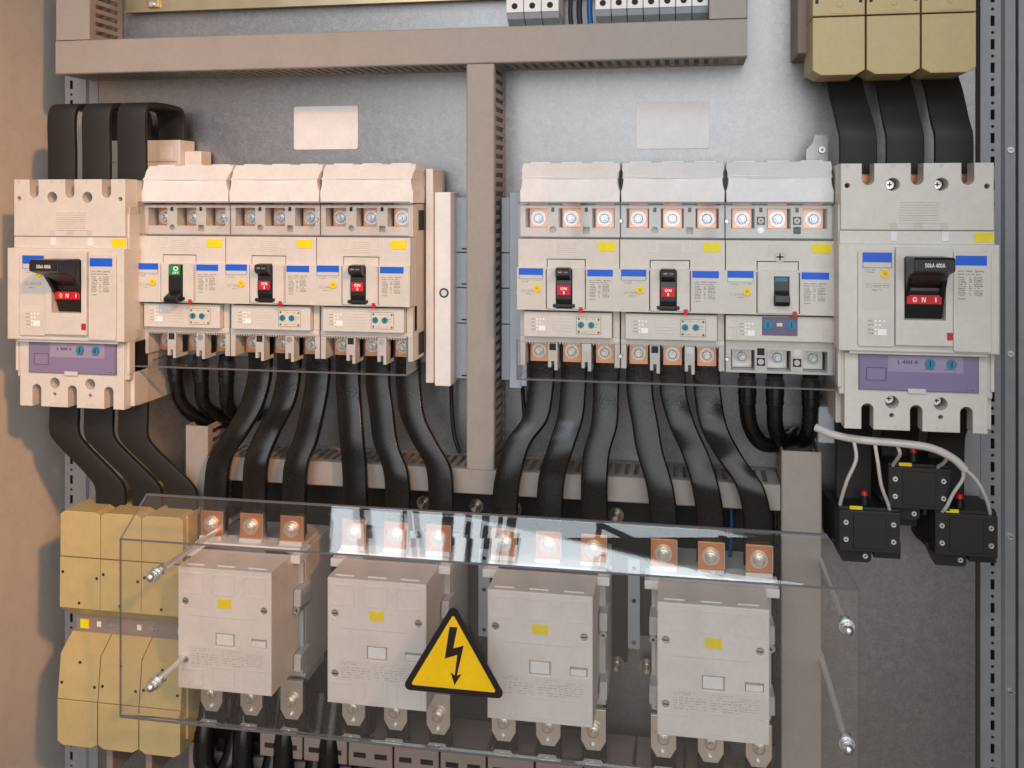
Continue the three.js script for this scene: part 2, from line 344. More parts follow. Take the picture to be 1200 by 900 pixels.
// ------------------------------------------------------------------ shared small pieces
function screwHead(parent, x, y, z, r, mat = M.zinc, name = 'screw', slot = true) {
  const s = part(parent, name, mat, [C(x, y, z, r, r * 0.55, 'z', 20, r * 0.82), ring(x, y, z + r * 0.3, r * 0.5, r * 0.78, r * 0.36)]);
  if (slot) part(s, 'drive_shade', M.shadeAndMark, [B(x - r * 0.42, x + r * 0.42, y - r * 0.11, y + r * 0.11, z + r * 0.5, z + r * 0.62), B(x - r * 0.11, x + r * 0.11, y - r * 0.42, y + r * 0.42, z + r * 0.48, z + r * 0.60)]);  // cross bars coloured like the shade in a screw drive
  return s;
}
function bolt(parent, x, y, z, r, mat = M.zinc, name = 'bolt') {       // hex bolt with washer
  const b = part(parent, name, mat, [C(x, y, z + 1.4, r * 0.72, r * 0.5, 'z', 6), C(x, y, z + 1.4 + r * 0.5, r * 0.62, r * 0.06, 'z', 16, r * 0.5), C(x, y, z + 1.4 + r * 0.5, r * 0.34, r * 0.42, 'z', 14, r * 0.28)]);
  part(b, 'washer', mat, ring(x, y, z, r * 0.42, r, 1.5)); return b;
}
function scribble(x, x0, y0, w, h, ink, dens = 0.7) {                   // print too small to read: broken strokes
  x.fillStyle = ink; let p = x0;
  while (p < x0 + w) { const l = h * (0.25 + rnd() * 0.5); if (rnd() < dens) { x.globalAlpha = 0.45 + rnd() * 0.5; x.fillRect(p, y0 + (rnd() < 0.3 ? h * 0.3 : 0), l, h * (0.6 + 0.4 * rnd())); } p += l + h * 0.22; }
  x.globalAlpha = 1;
}
const labelRight = canvasTex(256, 512, (x, w, h) => {
  x.fillStyle = '#d3cfc5'; x.fillRect(0, 0, w, h); x.fillStyle = '#0d60dc'; x.fillRect(0, 0, w, 86);
  scribble(x, 20, 130, 205, 13, '#4a4640', 0.85); scribble(x, 20, 158, 190, 13, '#4a4640', 0.85);
  for (let i = 0; i < 9; i++) { scribble(x, 24, 186 + i * 19, 55, 13, '#4f4b45', 0.9); scribble(x, 112, 186 + i * 19, 14, 13, '#4f4b45', 0.9); scribble(x, 150, 186 + i * 19, 66, 13, '#4f4b45', 0.95); }
  scribble(x, 24, 372, 50, 13, '#4f4b45', 0.8);
});
function labelLeftTex(green) {
  return canvasTex(256, 512, (x, w, h) => {
    x.fillStyle = '#d3cfc5'; x.fillRect(0, 0, w, h); x.fillStyle = '#0d60dc'; x.fillRect(0, 0, w, 84);
    x.strokeStyle = green ? '#7f9a86' : '#5b7fb8'; x.lineWidth = 6; x.fillStyle = green ? '#dfe3cf' : '#d2cdc4'; x.fillRect(4, 86, w - 8, 50); x.strokeRect(4, 86, w - 8, 50);
    scribble(x, 20, 150, 90, 11, '#6a645c'); scribble(x, 150, 150, 85, 11, '#6a645c'); scribble(x, 30, 170, 70, 10, '#6a645c');
    x.strokeStyle = '#a29b90'; x.lineWidth = 3; x.strokeRect(30, 275, 50, 34); x.strokeRect(94, 275, 66, 34); x.strokeRect(174, 275, 50, 34);
    scribble(x, 40, 286, 30, 13, '#5a554e'); scribble(x, 102, 286, 50, 13, '#5a554e'); scribble(x, 184, 286, 30, 13, '#5a554e'); scribble(x, 80, 325, 90, 12, '#6a645c');
  });
}
const labelLeft = labelLeftTex(false), labelLeftB = labelLeftTex(true);
const dotsTex = canvasTex(256, 224, (x, w, h) => {
  x.fillStyle = '#d4cfc7'; x.fillRect(0, 0, w, h); x.fillStyle = '#fbfafa';
  for (let r = 0; r < 4; r++) for (let c = 0; c < 3 - Math.min(r, 2) ; c++) { x.beginPath(); x.arc(96 + c * 48, 34 + r * 50, 13, 0, 7); x.fill(); }
  x.fillRect(120, 128, 100, 72); for (let r = 0; r < 4; r++) scribble(x, 12, 24 + r * 50, 52, 20, '#6a645c', 0.9);
});
const dialTex = canvasTex(256, 180, (x, w, h) => {
  x.fillStyle = '#d8d2c2'; x.fillRect(0, 0, w, h); x.strokeStyle = '#8d877c'; x.lineWidth = 10; x.strokeRect(0, 0, w, h);
  x.fillStyle = '#4b4741'; for (const [a, b] of [[26, 24], [230, 28], [26, 156], [230, 160]]) { x.beginPath(); x.arc(a, b, 11, 0, 7); x.fill(); }
  scribble(x, 70, 22, 120, 12, '#7d6a5a'); scribble(x, 60, 150, 130, 12, '#7d6a5a'); scribble(x, 185, 70, 40, 10, '#7d6a5a'); scribble(x, 188, 100, 34, 10, '#7d6a5a');
});
const onTex = canvasTex(512, 128, (x, w, h) => {
  x.fillStyle = '#d90a1c'; x.fillRect(0, 0, w, h); x.fillStyle = '#fff'; x.font = 'bold 96px sans-serif'; x.textBaseline = 'middle'; x.textAlign = 'center';
  x.fillText('O', 120, 68); x.fillText('N', 250, 68); x.fillRect(418, 34, 20, 62);
});
const onSmall = canvasTex(160, 128, (x, w, h) => {
  x.fillStyle = '#dd0d1e'; x.fillRect(0, 0, w, h); x.fillStyle = '#fff'; x.font = 'bold 58px sans-serif'; x.textAlign = 'center'; x.textBaseline = 'middle';
  x.fillText('ON', 80, 40); x.fillRect(72, 74, 16, 44);
});
const offTex = canvasTex(160, 160, (x, w, h) => {
  x.fillStyle = '#0c8a4e'; x.fillRect(0, 0, w, h); x.strokeStyle = '#fff'; x.lineWidth = 16; x.beginPath(); x.arc(92, 56, 28, 0, 7); x.stroke();
  x.fillStyle = '#fff'; x.font = 'bold 50px sans-serif'; x.textAlign = 'center'; x.textBaseline = 'middle'; x.fillText('OFF', 90, 124);
});
const gripTex = canvasTex(512, 96, (x, w, h) => {
  x.fillStyle = '#1b1b1e'; x.fillRect(0, 0, w, h); x.fillStyle = '#e4e4e6'; x.font = 'bold 60px sans-serif'; x.textAlign = 'center'; x.textBaseline = 'middle'; x.fillText('50kA 400A', 256, 50);
});
const gripSmall = canvasTex(160, 64, (x, w, h) => { x.fillStyle = '#232326'; x.fillRect(0, 0, w, h); scribble(x, 18, 20, 124, 26, '#cfcfd2', 0.9); });
const tripTex = canvasTex(1024, 420, (x, w, h) => {
  x.fillStyle = '#857b9e'; x.fillRect(0, 0, w, h); x.fillStyle = '#9c93b0'; x.fillRect(250, 10, 650, 190);
  x.fillStyle = '#3a334a'; x.font = 'bold 54px sans-serif'; x.textBaseline = 'middle'; x.fillText('L 400 A', 330, 84);
  scribble(x, 560, 150, 90, 18, '#4a425c'); scribble(x, 742, 150, 84, 18, '#4a425c'); scribble(x, 926, 388, 70, 16, '#453e58');
  x.strokeStyle = '#5d5276'; x.lineWidth = 10; x.strokeRect(60, 160, 170, 150); x.fillStyle = '#8b80a2'; x.fillRect(66, 166, 158, 138);
});
const buttonTex = canvasTex(96, 96, (x) => { x.fillStyle = '#f2b705'; x.fillRect(0, 0, 96, 96); x.fillStyle = '#c05a12'; x.fillRect(24, 40, 48, 18); x.fillStyle = '#f2b705'; for (let i = 0; i < 4; i++) x.fillRect(33 + i * 10, 40, 4, 18); });
const contactorTex = canvasTex(1024, 420, (x, w, h) => {
  x.fillStyle = '#dcd6d1'; x.fillRect(0, 0, w, h); const ink = '#9b928b';
  scribble(x, 30, 30, 250, 20, ink); scribble(x, 420, 36, 240, 20, ink); scribble(x, 30, 70, 180, 18, ink); scribble(x, 420, 74, 160, 18, ink); scribble(x, 740, 70, 220, 18, ink);
  for (let i = 0; i < 5; i++) scribble(x, 740, 110 + i * 44, 210, 18, ink);
  for (let c = 0; c < 11; c++) for (let r = 0; r < 5; r++) scribble(x, 40 + c * 60 + (c > 5 ? 40 : 0), 130 + r * 48, 40, 22, ink, 0.8);
});

// ------------------------------------------------------------------ large moulded-case breakers
function comb(x0, x1, y0, y1, slots, top) {                             // block outline with round-ended slots cut from one edge
  const s = new THREE.Shape();
  if (top) {
    s.moveTo(x0, y0); s.lineTo(x1, y0); s.lineTo(x1, y1);
    for (const [a, b, d] of [...slots].reverse()) { const r = (b - a) / 2; s.lineTo(b, y1); s.lineTo(b, y1 - d + r); s.absarc((a + b) / 2, y1 - d + r, r, 0, -Math.PI, true); s.lineTo(a, y1); }
    s.lineTo(x0, y1);
  } else {
    s.moveTo(x1, y1); s.lineTo(x0, y1); s.lineTo(x0, y0);
    for (const [a, b, d] of slots) { const r = (b - a) / 2; s.lineTo(a, y0); s.lineTo(a, y0 + d - r); s.absarc((a + b) / 2, y0 + d - r, r, Math.PI, 0, true); s.lineTo(b, y0); }
    s.lineTo(x1, y0);
  }
  s.closePath(); return s;
}
function bigBreaker(x0, yT, label) {
  const X = (u) => x0 + u, Y = (v) => yT - v, t = thing('power_breaker', label, 'circuit breaker', [x0, yT - 255, 25]);
  const bx = (u0, u1, v0, v1, z0, z1, r) => B(X(u0), X(u1), Y(v1), Y(v0), z0, z1, r);
  const walls = [[1, 6], [46, 51], [90, 95], [134, 139]];
  part(t, 'body', M.beigeDim, [bx(1, 139, 30, 222, 25, 136, 1.5), ...walls.flatMap(([a, b]) => [bx(a, b, 2, 30.5, 25, 122), bx(a, b, 221.5, 253, 25, 118)])]);
  part(t, 'inner_wall', M.beigeDim, [bx(6, 134, 2, 30, 26, 30), bx(6, 134, 222, 253, 26, 30)]);
  const slots = [[21.3, 32.3, 20.5], [65.3, 76.3, 20.5], [109.8, 120.8, 20.5]].map(([a, b, d]) => [X(a), X(b), d]);
  const top = part(t, 'top_block', M.beige, plate(comb(X(2), X(138), Y(64), Y(1), slots, true), 119, 143, [circle(X(49.2), Y(21), 6), circle(X(92.2), Y(21), 6), circle(X(8), Y(22), 2.3), circle(X(132), Y(23), 2.3)], 0.8));
  for (const a of [0, 136.5]) part(t, 'side_step', M.beige, bx(a, a + 3.5, 40, 215, 90, 138, 1));
  for (const u of [49.2, 92.2]) { screwHead(t, X(u), Y(21), 124, 5); screwHead(t, X(u), Y(227), 121, 5); }
  for (const u of [8, 49, 62, 92, 132]) part(top, 'notch_shade', M.beigeDim, [bx(u - 2.2, u + 2.2, 2.2, 4, 142.4, 143.3), bx(u - 0.8, u + 0.8, 4, 5.6, 142.4, 143.25)]);  // dimmer beige pads in place of shaded notches
  for (let i = 0; i < 9; i++) part(top, 'rib', M.beige, bx(55, 90, 37 + i * 2.4, 38.2 + i * 2.4, 142.6, 143.7, 0.3));
  for (const [a, b] of [[46, 53], [67, 76], [91, 98]]) part(top, 'latch_recess_shade', M.beigeDim, bx(a, b, 57, 62.5, 142.2, 143.25));  // dimmer beige pads, recess shade put into the colour
  for (let k = 0; k < 3; k++) {                                             // copper pads seen in the slots
    const u = 26.8 + 44.4 * k;
    part(t, 'terminal_pad', M.copper, [bx(u - 13, u + 13, 9, 27, 92, 97, 0.6), bx(u - 13, u + 13, 225, 240, 92, 97, 0.6)]);
    screwHead(t, X(u - 4), Y(20), 97, 4.4, M.zinc, 'pad_screw', false);
  }
  part(t, 'neck', M.beige, bx(1, 139, 64.6, 78, 100, 141.5, 0.8));
  for (const u of [50, 95.5]) part(t, 'tab', M.white, bx(u - 3.4, u + 3.4, 65, 74.5, 141, 142.6, 0.5));
  part(t, 'marker', M.yellow, bx(121.5, 138, 66, 75, 141.3, 142.1));
  // middle front
  const W = { left: [20, 47], mid: [48.2, 100.2], right: [101, 130] };
  const face = part(t, 'front_cover', M.beige, plate(rectPts(X(-1), X(141), Y(178), Y(77)), 118, 150, [rect(X(57), X(93), Y(147), Y(89.5))], 1.2));
  for (const [a, b, v] of [[16, 48.4, 173], [100.2, 133, 176]]) part(face, 'raised_panel', M.beige, plate(roundRect(X(a), X(b), Y(v), Y(83), 2.5), 149.5, 152.6, [], 0.7));
  part(face, 'toggle_frame', M.beige, plate(rectPts(X(49.2), X(99.4), Y(171), Y(80)), 149.6, 155, [rect(X(57), X(93), Y(147), Y(89.5))], 0.8));
  part(face, 'sloped_sill', M.beige, prismX([[149.8, Y(147)], [150, Y(158)], [155, Y(158.2)], [155.1, Y(154)]], X(57), X(93)));
  flat(face, 'rating_label', labelLeft, X(20), X(46.4), Y(139), Y(84.8), 152.9);
  flat(face, 'rating_label', labelRight, X(102), X(129), Y(141), Y(87), 152.9);
  flat(face, 'indicator_print', dotsTex, X(24), X(44.5), Y(164), Y(146), 152.9);
  const btn = part(face, 'test_button', M.yellow, C(X(40), Y(104.5), 152.4, 4, 1.6, 'z', 20)); flat(btn, 'print', buttonTex, X(38), X(42), Y(106.5), Y(102.5), 154.1);
  part(face, 'red_catch', M.red, bx(94, 99, 158, 165, 154.6, 156.2, 0.5));
  // toggle: a dark drum with a wide handle that stands forward
  const tg = part(t, 'toggle', M.black, prismX([[118, Y(147)], [143, Y(147)], [148, Y(135)], [151, Y(120)], [150, Y(104)], [144, Y(89.5)], [118, Y(89.5)]], X(58), X(92), 0.4));
  part(tg, 'handle', M.black, prismX([[146, Y(88)], [190, Y(87)], [192, Y(89)], [192, Y(98.5)], [189, Y(100)], [172, Y(104)], [150, Y(118)], [142, Y(112)]], X(57.4), X(92), 1.0));
  part(tg, 'arm', M.black, [prismX([[140, Y(92)], [164, Y(90)], [168, Y(106)], [150, Y(128)]], X(57.6), X(61.5)), prismX([[140, Y(92)], [160, Y(90)], [164, Y(108)], [148, Y(132)]], X(88.5), X(92.4))]);
  flat(tg, 'grip_print', gripTex, X(60), X(89.6), Y(97.8), Y(89.8), 192.25);
  flat(tg, 'position_strip', onTex, X(59.5), X(90), Y(132.4), Y(124), 152.2);
  // lower block with the trip unit window
  const low = part(t, 'lower_block', M.beige, plate(comb(X(6), X(134), Y(254), Y(181), [[21.6, 32.4, 24.5], [65.4, 76.4, 24.5], [109.8, 120.8, 24.5]].map(([a, b, d]) => [X(a), X(b), d]), false), 118, 138.5, [circle(X(49.2), Y(227.5), 6), circle(X(92.6), Y(227.5), 6), circle(X(49), Y(240), 2), circle(X(92.6), Y(240), 2), rect(X(18.6), X(125.6), Y(216), Y(179))].slice(0, 4), 0.8));
  part(low, 'side_flange', M.beige, bx(134.5, 140, 180, 252, 100, 128, 0.8));
  part(low, 'top_lip', M.beige, bx(9, 132, 176.5, 181, 130, 147, 0.8));
  part(low, 'trip_unit_window', M.purple, plate(rectPts(X(18.6), X(125.6), Y(216), Y(181.2)), 138.2, 140.6, [], 0.5));
  flat(low, 'trip_print', tripTex, X(19.6), X(124.6), Y(215.2), Y(182), 140.8, { roughness: 0.25 });
  part(low, 'window_tab', M.beige, bx(63, 79, 213.4, 218, 138.3, 141.2, 0.4));
  for (const u of [82.5, 101.5]) { const d = part(low, 'dial', M.dial, C(X(u), Y(189.5), 140.7, 4.4, 1.6, 'z', 24)); part(d, 'arrow', M.shadeAndMark, bx(u - 0.5, u + 0.5, 187, 192, 142.2, 142.6)); }
  for (const u of [46, 52, 89.5, 95.5]) part(low, 'mark', M.beigeDim, bx(u - 1.6, u + 1.6, 249.5, 251, 138.2, 138.8));  // dimmer beige bars drawn for the shade of edge notches
  return t;
}
bigBreaker(-741, 23, 'large power breaker at the far left beside the warm-lit side wall');
bigBreaker(142, 35, 'large power breaker at the far right above the three black current transformers');

// ------------------------------------------------------------------ compact breakers of the two rows
function smallBreaker(x0, label, o = {}) {
  const t = thing('compact_breaker', label, 'circuit breaker', [x0, -178, 50], 'compact breakers in the two rows');
  const X = (u) => x0 + u, bx = (u0, u1, Y0, Y1, z0, z1, r) => B(X(u0), X(u1), Y0, Y1, z0, z1, r);
  const pole = [17.5, 52.5, 87.5];
  part(t, 'body', M.beigeDim, [bx(0.6, 104.4, -143, -38, 50, 100, 1), ...[[0.6, 5], [30, 40], [65, 75], [100, 104.4]].flatMap(([a, b]) => [bx(a, b, -38.5, -5, 50, 92), bx(a, b, -174, -142.5, 50, 92)])]);
  for (const [a, b] of [[-34, -12], [-170, -146]]) part(t, 'side_patch', M.shadeAndMark, bx(104.2, 104.9, a, b, 64, 84));  // thin dark slabs lying on the right flank
  part(t, 'terminal_floor', M.beigeDim, [bx(4, 101, -39, -5, 51, 58), bx(4, 101, -174, -143, 51, 58)]);
  const e = o.earth;
  const win = pole.map((p) => [p - 11.5, p + 11.5]);
  const upHoles = win.map(([a, b]) => rect(X(a), X(b), -29.5, -9.5));
  const up = part(t, 'upper_terminal_block', M.beige, plate(rectPts(X(0.5), X(104.5), -40, -6), 91, 106, e ? upHoles : [...upHoles, circle(X(35), -31.5, 3.3), rect(X(66.6), X(73.2), -35.5, -28.8)], 0.5));
  part(up, 'recess_fill', M.beigeDim, [C(X(35), -31.5, 98, 3.3, 2, 'z', 16), bx(66.5, 73.3, -35.6, -28.7, 96, 99)]);
  for (const u of [35, 70]) {
    part(up, 'notch_shade', M.shadeAndMark, bx(u - 1.6, u + 1.6, -13, -8.6, 105.6, 106.3));  // dark pad, notch shade put into the colour
    if (e) { part(up, 'fan_vent_shade', M.shadeAndMark, plate(rectPts(X(u - 4), X(u + 4), -25.5, -17.5), 105.8, 106.3, [circle(X(u), -21.5, 3)])); part(up, 'vent_hub', M.shadeAndMark, C(X(u), -21.5, 105.6, 1, 0.8, 'z', 10)); part(up, 'test_spot', u < 50 ? M.steel : M.shadeAndMark, u < 50 ? C(X(u), -31, 105.4, 3.3, 0.9, 'z', 16) : bx(u - 3.6, u + 3.6, -34.6, -27.6, 105.4, 106.3)); }  // dark vents, hub and square are painted hole shade
  }
  for (const [k, p] of pole.entries()) {
    const l = part(t, 'upper_lug', M.copper, bx(p - 10, p + 10, -36, -4, 84, 88, 0.6));
    bolt(l, X(p), -20, 88, 8, M.zinc, 'terminal_screw');
    const q = part(t, 'lower_lug', e ? M.nickel : M.copper, bx(p - 10, p + 10, -173, -148, 80, 84, 0.6));
    bolt(q, X(p), -161, 84, 7.6, e ? M.steel : M.nickel, 'terminal_screw');
    void k;
  }
  // faces
  const f = part(t, 'upper_face', M.beige, plate(rectPts(X(0.3), X(104.7), -72, -41), 96, 117, [toShape([[X(30.2), -70.3], [X(30.2), -61.3], [X(70.4), -61.3], [X(70.4), -70.3], [X(69.6), -70.3], [X(69.6), -62.1], [X(31), -62.1], [X(31), -70.3]])], 0.3));
  const slit = [rect(X(29.7), X(30.5), -112.6, -72), rect(X(70.3), X(71.1), -112.6, -72)];
  const lf = part(t, 'front_face', M.beige, plate(rectPts(X(-0.4), X(105.2), -114, -70.5), 96, 121, o.earth ? [rect(X(46.4), X(61), -105, -76), ...slit] : [rect(X(40.6), X(57), -112, -72), ...slit], 0.4));
  part(t, 'marker', M.yellow, bx(83, 100.5, -53, -43.6, 116.8, 117.6));
  if (!e) for (const u of [33.5, 67]) part(f, 'tab', M.white, plate(rectPts(X(u - 4), X(u + 4), -53, -41.6), 116.6, 117.7, [rect(X(u - 3.5), X(u + 3.5), -52.5, -42.1)]));
  else { const s = part(f, 'cover_screw', M.beigeDim, ring(X(52.5), -57, 116.6, 3.4, 5.6, 1.2)); part(s, 'cross', M.shadeAndMark, [bx(49.2, 55.8, -57.7, -56.3, 116.7, 117.5), bx(51.8, 53.2, -60.3, -53.7, 116.7, 117.45)]); }  // dark cross painted for the shade of the screw drive
  for (let i = 0; i < 6; i++) part(f, 'rib', M.beige, bx(41, 60, -46 - i * 2.2, -45 - i * 2.2, 116.6, 117.4, 0.3));
  if (e) part(lf, 'toggle_surround', M.beige, plate(rectPts(X(31), X(69.6), -112.5, -71), 120.4, 122.6, [rect(X(46.4), X(61), -105, -76)], 0.6));
  else for (const [a, b] of [[31, 40.4], [57.2, 69.6]]) part(lf, 'toggle_surround', M.beige, bx(a, b, -112.5, -71, 120.4, 122.6, 0.6));
  flat(lf, 'rating_label', e ? labelLeftB : labelLeft, X(1.6), X(27), -112, -71, 121.25);
  flat(lf, 'rating_label', labelRight, X(72.6), X(98.6), -113, -71.6, 121.25);
  const btn = part(lf, 'test_button', M.yellow, C(X(20.6), -91.5, 121, 3.9, 1.6, 'z', 20)); flat(btn, 'print', buttonTex, X(18.6), X(22.6), -93.5, -89.5, 122.75);
  part(lf, 'red_catch', M.red, bx(64, 68, -116, -110, 121, 123, 0.4));
  // toggle
  if (e) {
    const g = part(t, 'toggle', M.black, prismX([[100, -105], [118, -105], [120, -90], [119, -76], [100, -76]], X(46.6), X(60.8)));
    part(g, 'handle', M.black, prismX([[117, -104], [131, -103], [133, -100], [131, -94], [118, -91]], X(46.8), X(60.6), 0.6));
    part(g, 'status_window', M.dial, bx(48, 59.4, -81, -77, 118.6, 119.6));
  } else if (o.off) {
    const g = part(t, 'toggle', M.black, prismX([[100, -112], [121, -112], [124, -100], [124, -86], [120, -71.6], [100, -71.6]], X(41), X(56.6), 0.4));
    part(g, 'handle', M.black, prismX([[120, -101], [132, -105.5], [136, -108], [134, -113.4], [120, -112.5]], X(41.4), X(56.2), 0.8));
    part(g, 'pivot', M.black, bx(37.6, 60, -111, -107.4, 121.5, 124.5, 0.8));
    flat(g, 'off_mark', offTex, X(42.2), X(55.6), -83.5, -72.4, 124.6);
  } else {
    const g = part(t, 'toggle', M.black, prismX([[100, -112], [121, -112], [125, -102], [125, -90], [122, -71.6], [100, -71.6]], X(41), X(56.6), 0.4));
    part(g, 'handle', M.black, prismX([[121, -84], [131, -79.5], [134, -77], [134, -71.5], [131.5, -70], [121, -69.6]], X(41.4), X(56.2), 0.8));
    part(g, 'pivot', M.black, bx(37.6, 60, -110.6, -107, 121.5, 124.5, 0.8));
    flat(g, 'on_mark', onSmall, X(42.4), X(55.4), -97.6, -88.4, 125.3);
    flat(g, 'grip_print', gripSmall, X(42.6), X(55), -75.8, -71.9, 134.2);
  }
  // trip unit
  const tu = part(t, 'trip_unit', M.beige, plate(e ? rectPts(X(0.3), X(104.7), -141, -116) : rectPts(X(5.5), X(97), -142.5, -116.4), 96, 114.5, [], 0.8));
  flat(tu, 'indicator_print', dotsTex, X(13), X(31), -137.5, -121.5, 114.8);
  if (e) {
    part(tu, 'dial_panel', M.purple, plate(rectPts(X(35.5), X(69.5), -135, -116.8), 114, 115.6, [], 0.4));
    for (const u of [41, 63.5]) { const d = part(tu, 'dial', M.dial, C(X(u), -124.5, 115.5, 4.8, 1.4, 'z', 24)); part(d, 'arrow', M.shadeAndMark, bx(u - 0.4, u + 0.4, -127, -122, 116.7, 117.1)); }
    part(tu, 'adjuster', M.beige, bx(49.5, 55, -126, -122.4, 115.5, 116.3, 0.3));
    part(tu, 'clip', M.beigeDim, [bx(2, 8, -128.4, -127.8, 114.3, 114.8), bx(7.6, 8.2, -139, -127.8, 114.3, 114.8), bx(10.4, 11.4, -139, -128, 114.3, 114.8), bx(96.8, 103, -128.4, -127.8, 114.3, 114.8), bx(96.2, 96.8, -139, -127.8, 114.3, 114.8), bx(93.4, 94.4, -139, -128, 114.3, 114.8)]);
  } else {
    flat(tu, 'dial_panel', dialTex, X(60.5), X(86), -138.6, -120.6, 114.8);
    for (const u of [65.4, 76]) { const d = part(tu, 'dial', M.dial, C(X(u), -129, 114.8, 3.2, 1.2, 'z', 20)); part(d, 'arrow', M.shadeAndMark, bx(u - 0.3, u + 0.3, -131, -127, 115.8, 116.2)); }
    for (const [a, b] of [[0.6, 5.2], [97.4, 104.4]]) part(t, 'shoulder', M.beigeDim, bx(a, b, -143, -115, 90, 106, 0.5));
    for (let i = 0; i < 6; i++) part(tu, 'rib', M.beige, bx(35, 55, -120 - i * 3.2, -119 - i * 3.2, 114.1, 114.9, 0.3));
  }
  // lower terminal block
  if (e) {
    part(t, 'lower_terminal_block', M.beige, plate(rectPts(X(0.5), X(104.5), -174.5, -142), 91, 106, win.map(([a, b]) => rect(X(a), X(b), -172, -151.5)), 0.5));
    for (const u of [35, 70]) { part(t, 'fan_vent_shade', M.shadeAndMark, plate(rectPts(X(u - 4), X(u + 4), -167, -159), 105.8, 106.3, [circle(X(u), -163, 3)])); part(t, 'test_spot', u > 50 ? M.steel : M.shadeAndMark, u > 50 ? C(X(u), -153, 105.4, 3.6, 0.9, 'z', 16) : bx(u - 3.6, u + 3.6, -156.4, -149.4, 105.4, 106.3)); }  // dark vents and square drawn as hole shade
  } else {
    const lb = part(t, 'lower_terminal_block', M.beige, [bx(0.5, 104.5, -149, -143, 91, 107, 0.5), bx(0.5, 6, -174, -149, 91, 106, 0.4), bx(99, 104.5, -174, -149, 91, 106, 0.4)]);
    for (const [k, u] of [35, 70].entries()) {
      part(lb, 'barrier', M.beige, plate([[X(u - 5), -149.4], [X(u - 5), -175], [X(u - 1.6), -175], [X(u - 1.6), -168.6], [X(u + 1.6), -168.6], [X(u + 1.6), -178], [X(u + 5), -178], [X(u + 5), -149.4]].reverse(), 80, 107, [], 0.4));
      part(lb, 'recess_fill', k ? M.steel : M.shadeAndMark, k ? C(X(u), -153.5, 106.2, 3.5, 1.1, 'z', 16) : bx(u - 3.5, u + 3.5, -157, -150, 106.2, 107.3));  // dark square is painted hole shade, the disc is steel
    }
    for (const [a, b] of win) for (let s = a + 0.6; s < b - 1.4; s += 2.9) part(lb, 'tooth', M.beige, plate([[X(s), -148.8], [X(s + 0.9), -151.4], [X(s + 1.8), -148.8]], 100, 106.6));
  }
  return t;
}
const XL = -603.5, XR = -172.5;
smallBreaker(XL, 'compact breaker with green OFF mark, first in the left row', { off: true });
smallBreaker(XL + 105.3, 'compact breaker in the middle of the left row with red ON lever');
smallBreaker(XL + 210.6, 'compact breaker at the right end of the left row with red ON lever');
smallBreaker(XR, 'compact breaker at the left end of the right row with red ON lever');
smallBreaker(XR + 105.2, 'compact breaker in the middle of the right row with red ON lever');
smallBreaker(XR + 210.4, 'compact breaker with short rocker and two blue dials, last in the right row', { earth: true });

// ------------------------------------------------------------------ distribution blocks behind the rows
function distribution(x0, w, n, label, side) {
  const t = thing('distribution_block', label, 'distribution block', [x0, -205, 0]);
  part(t, 'back_frame', M.bluegrey, B(x0 + 2, x0 + w - 2, -184, 6, 1, 49, 1));
  part(t, 'busbar_housing', M.beigeDim, [B(x0 + 4, x0 + w - 1, 0, 32, 20, 62, 3), B(x0 + 8, x0 + w - 8, 28, 36, 30, 60, 2)]);
  const p = w / n;
  for (let i = 0; i < n; i++) {
    const a = x0 + i * p + 0.6, b = x0 + (i + 1) * p - 0.6, s = new THREE.Shape();
    s.moveTo(a + 0.4, -4); s.lineTo(b - 0.4, -4); s.lineTo(b, 8); s.quadraticCurveTo(b - 4.5, 20, b - 0.4, 31); s.lineTo(b - 1, 38); s.lineTo(a + 1, 38); s.lineTo(a + 0.4, 31); s.quadraticCurveTo(a + 4.5, 20, a, 8); s.closePath();
    const g = plate(s, 64, 112, [], 0.6), q = g.attributes.position;
    for (let k = 0; k < q.count; k++) if (q.getZ(k) > 90 && q.getY(k) > 22) q.setZ(k, q.getZ(k) - (q.getY(k) - 22) * 0.9);
    g.computeVertexNormals();
    const c = part(t, 'terminal_cover', M.white, g);
    part(c, 'upper_step', M.white, prismX([[80, 37.5], [97.4, 37.5], [108.5, 24.5], [112.3, 22], [112.3, 21.4], [80, 21.4]], a + 1.6, b - 1.6));
    for (let k = 0; k < 3; k++) part(c, 'ridge', M.white, B(a + 8 + k * 33, a + 30 + k * 33, 37.4, 39.4, 70, 92, 0.6));
  }
  if (side > 0) {
    part(t, 'end_cheek', M.white, B(x0 + w + 9.4, x0 + w + 28, -208, 8, 22, 62, 1.5));
    const q = part(t, 'cheek_screw', M.steel, C(x0 + w + 20.5, -104, 61.6, 3.6, 0.9, 'z', 24)); part(q, 'recess_fill', M.shadeAndMark, ring(x0 + w + 20.5, -104, 61.7, 3.6, 5.4, 0.6));
    part(t, 'end_plate', M.cream, B(x0 + w + 0.5, x0 + w + 9, -204, 34, 12, 66, 1));
  } else {
    part(t, 'end_cheek', M.bluegrey, B(x0 - 22, x0 - 8, -210, 8, 20, 50, 1.5));
    part(t, 'end_plate', M.bluegrey, B(x0 - 7, x0 - 0.4, -205, 2, 6, 60, 1));
    part(t, 'cheek_screw', M.steel, C(x0 - 9, -104, 49.6, 5, 1, 'z', 24));
  }
  const xa = side > 0 ? -268 : -206, xb = side > 0 ? -240 : -183;
  [[-60, 2], [-100, -61], [-140.5, -101], [-204, -141.5]].forEach(([a, b]) => {
    const k = part(t, 'connector_segment', M.bluegrey, B(xa, xb, a, b, 4, 34, 0.8));
    part(k, 'catch', M.shadeAndMark, B(xb - 12, xb - 5, a + 3, a + 4.6, 33.5, 34.4));
  });
  return t;
}
distribution(-603, 317, 3, 'white-covered distribution block behind the left row of compact breakers', 1);
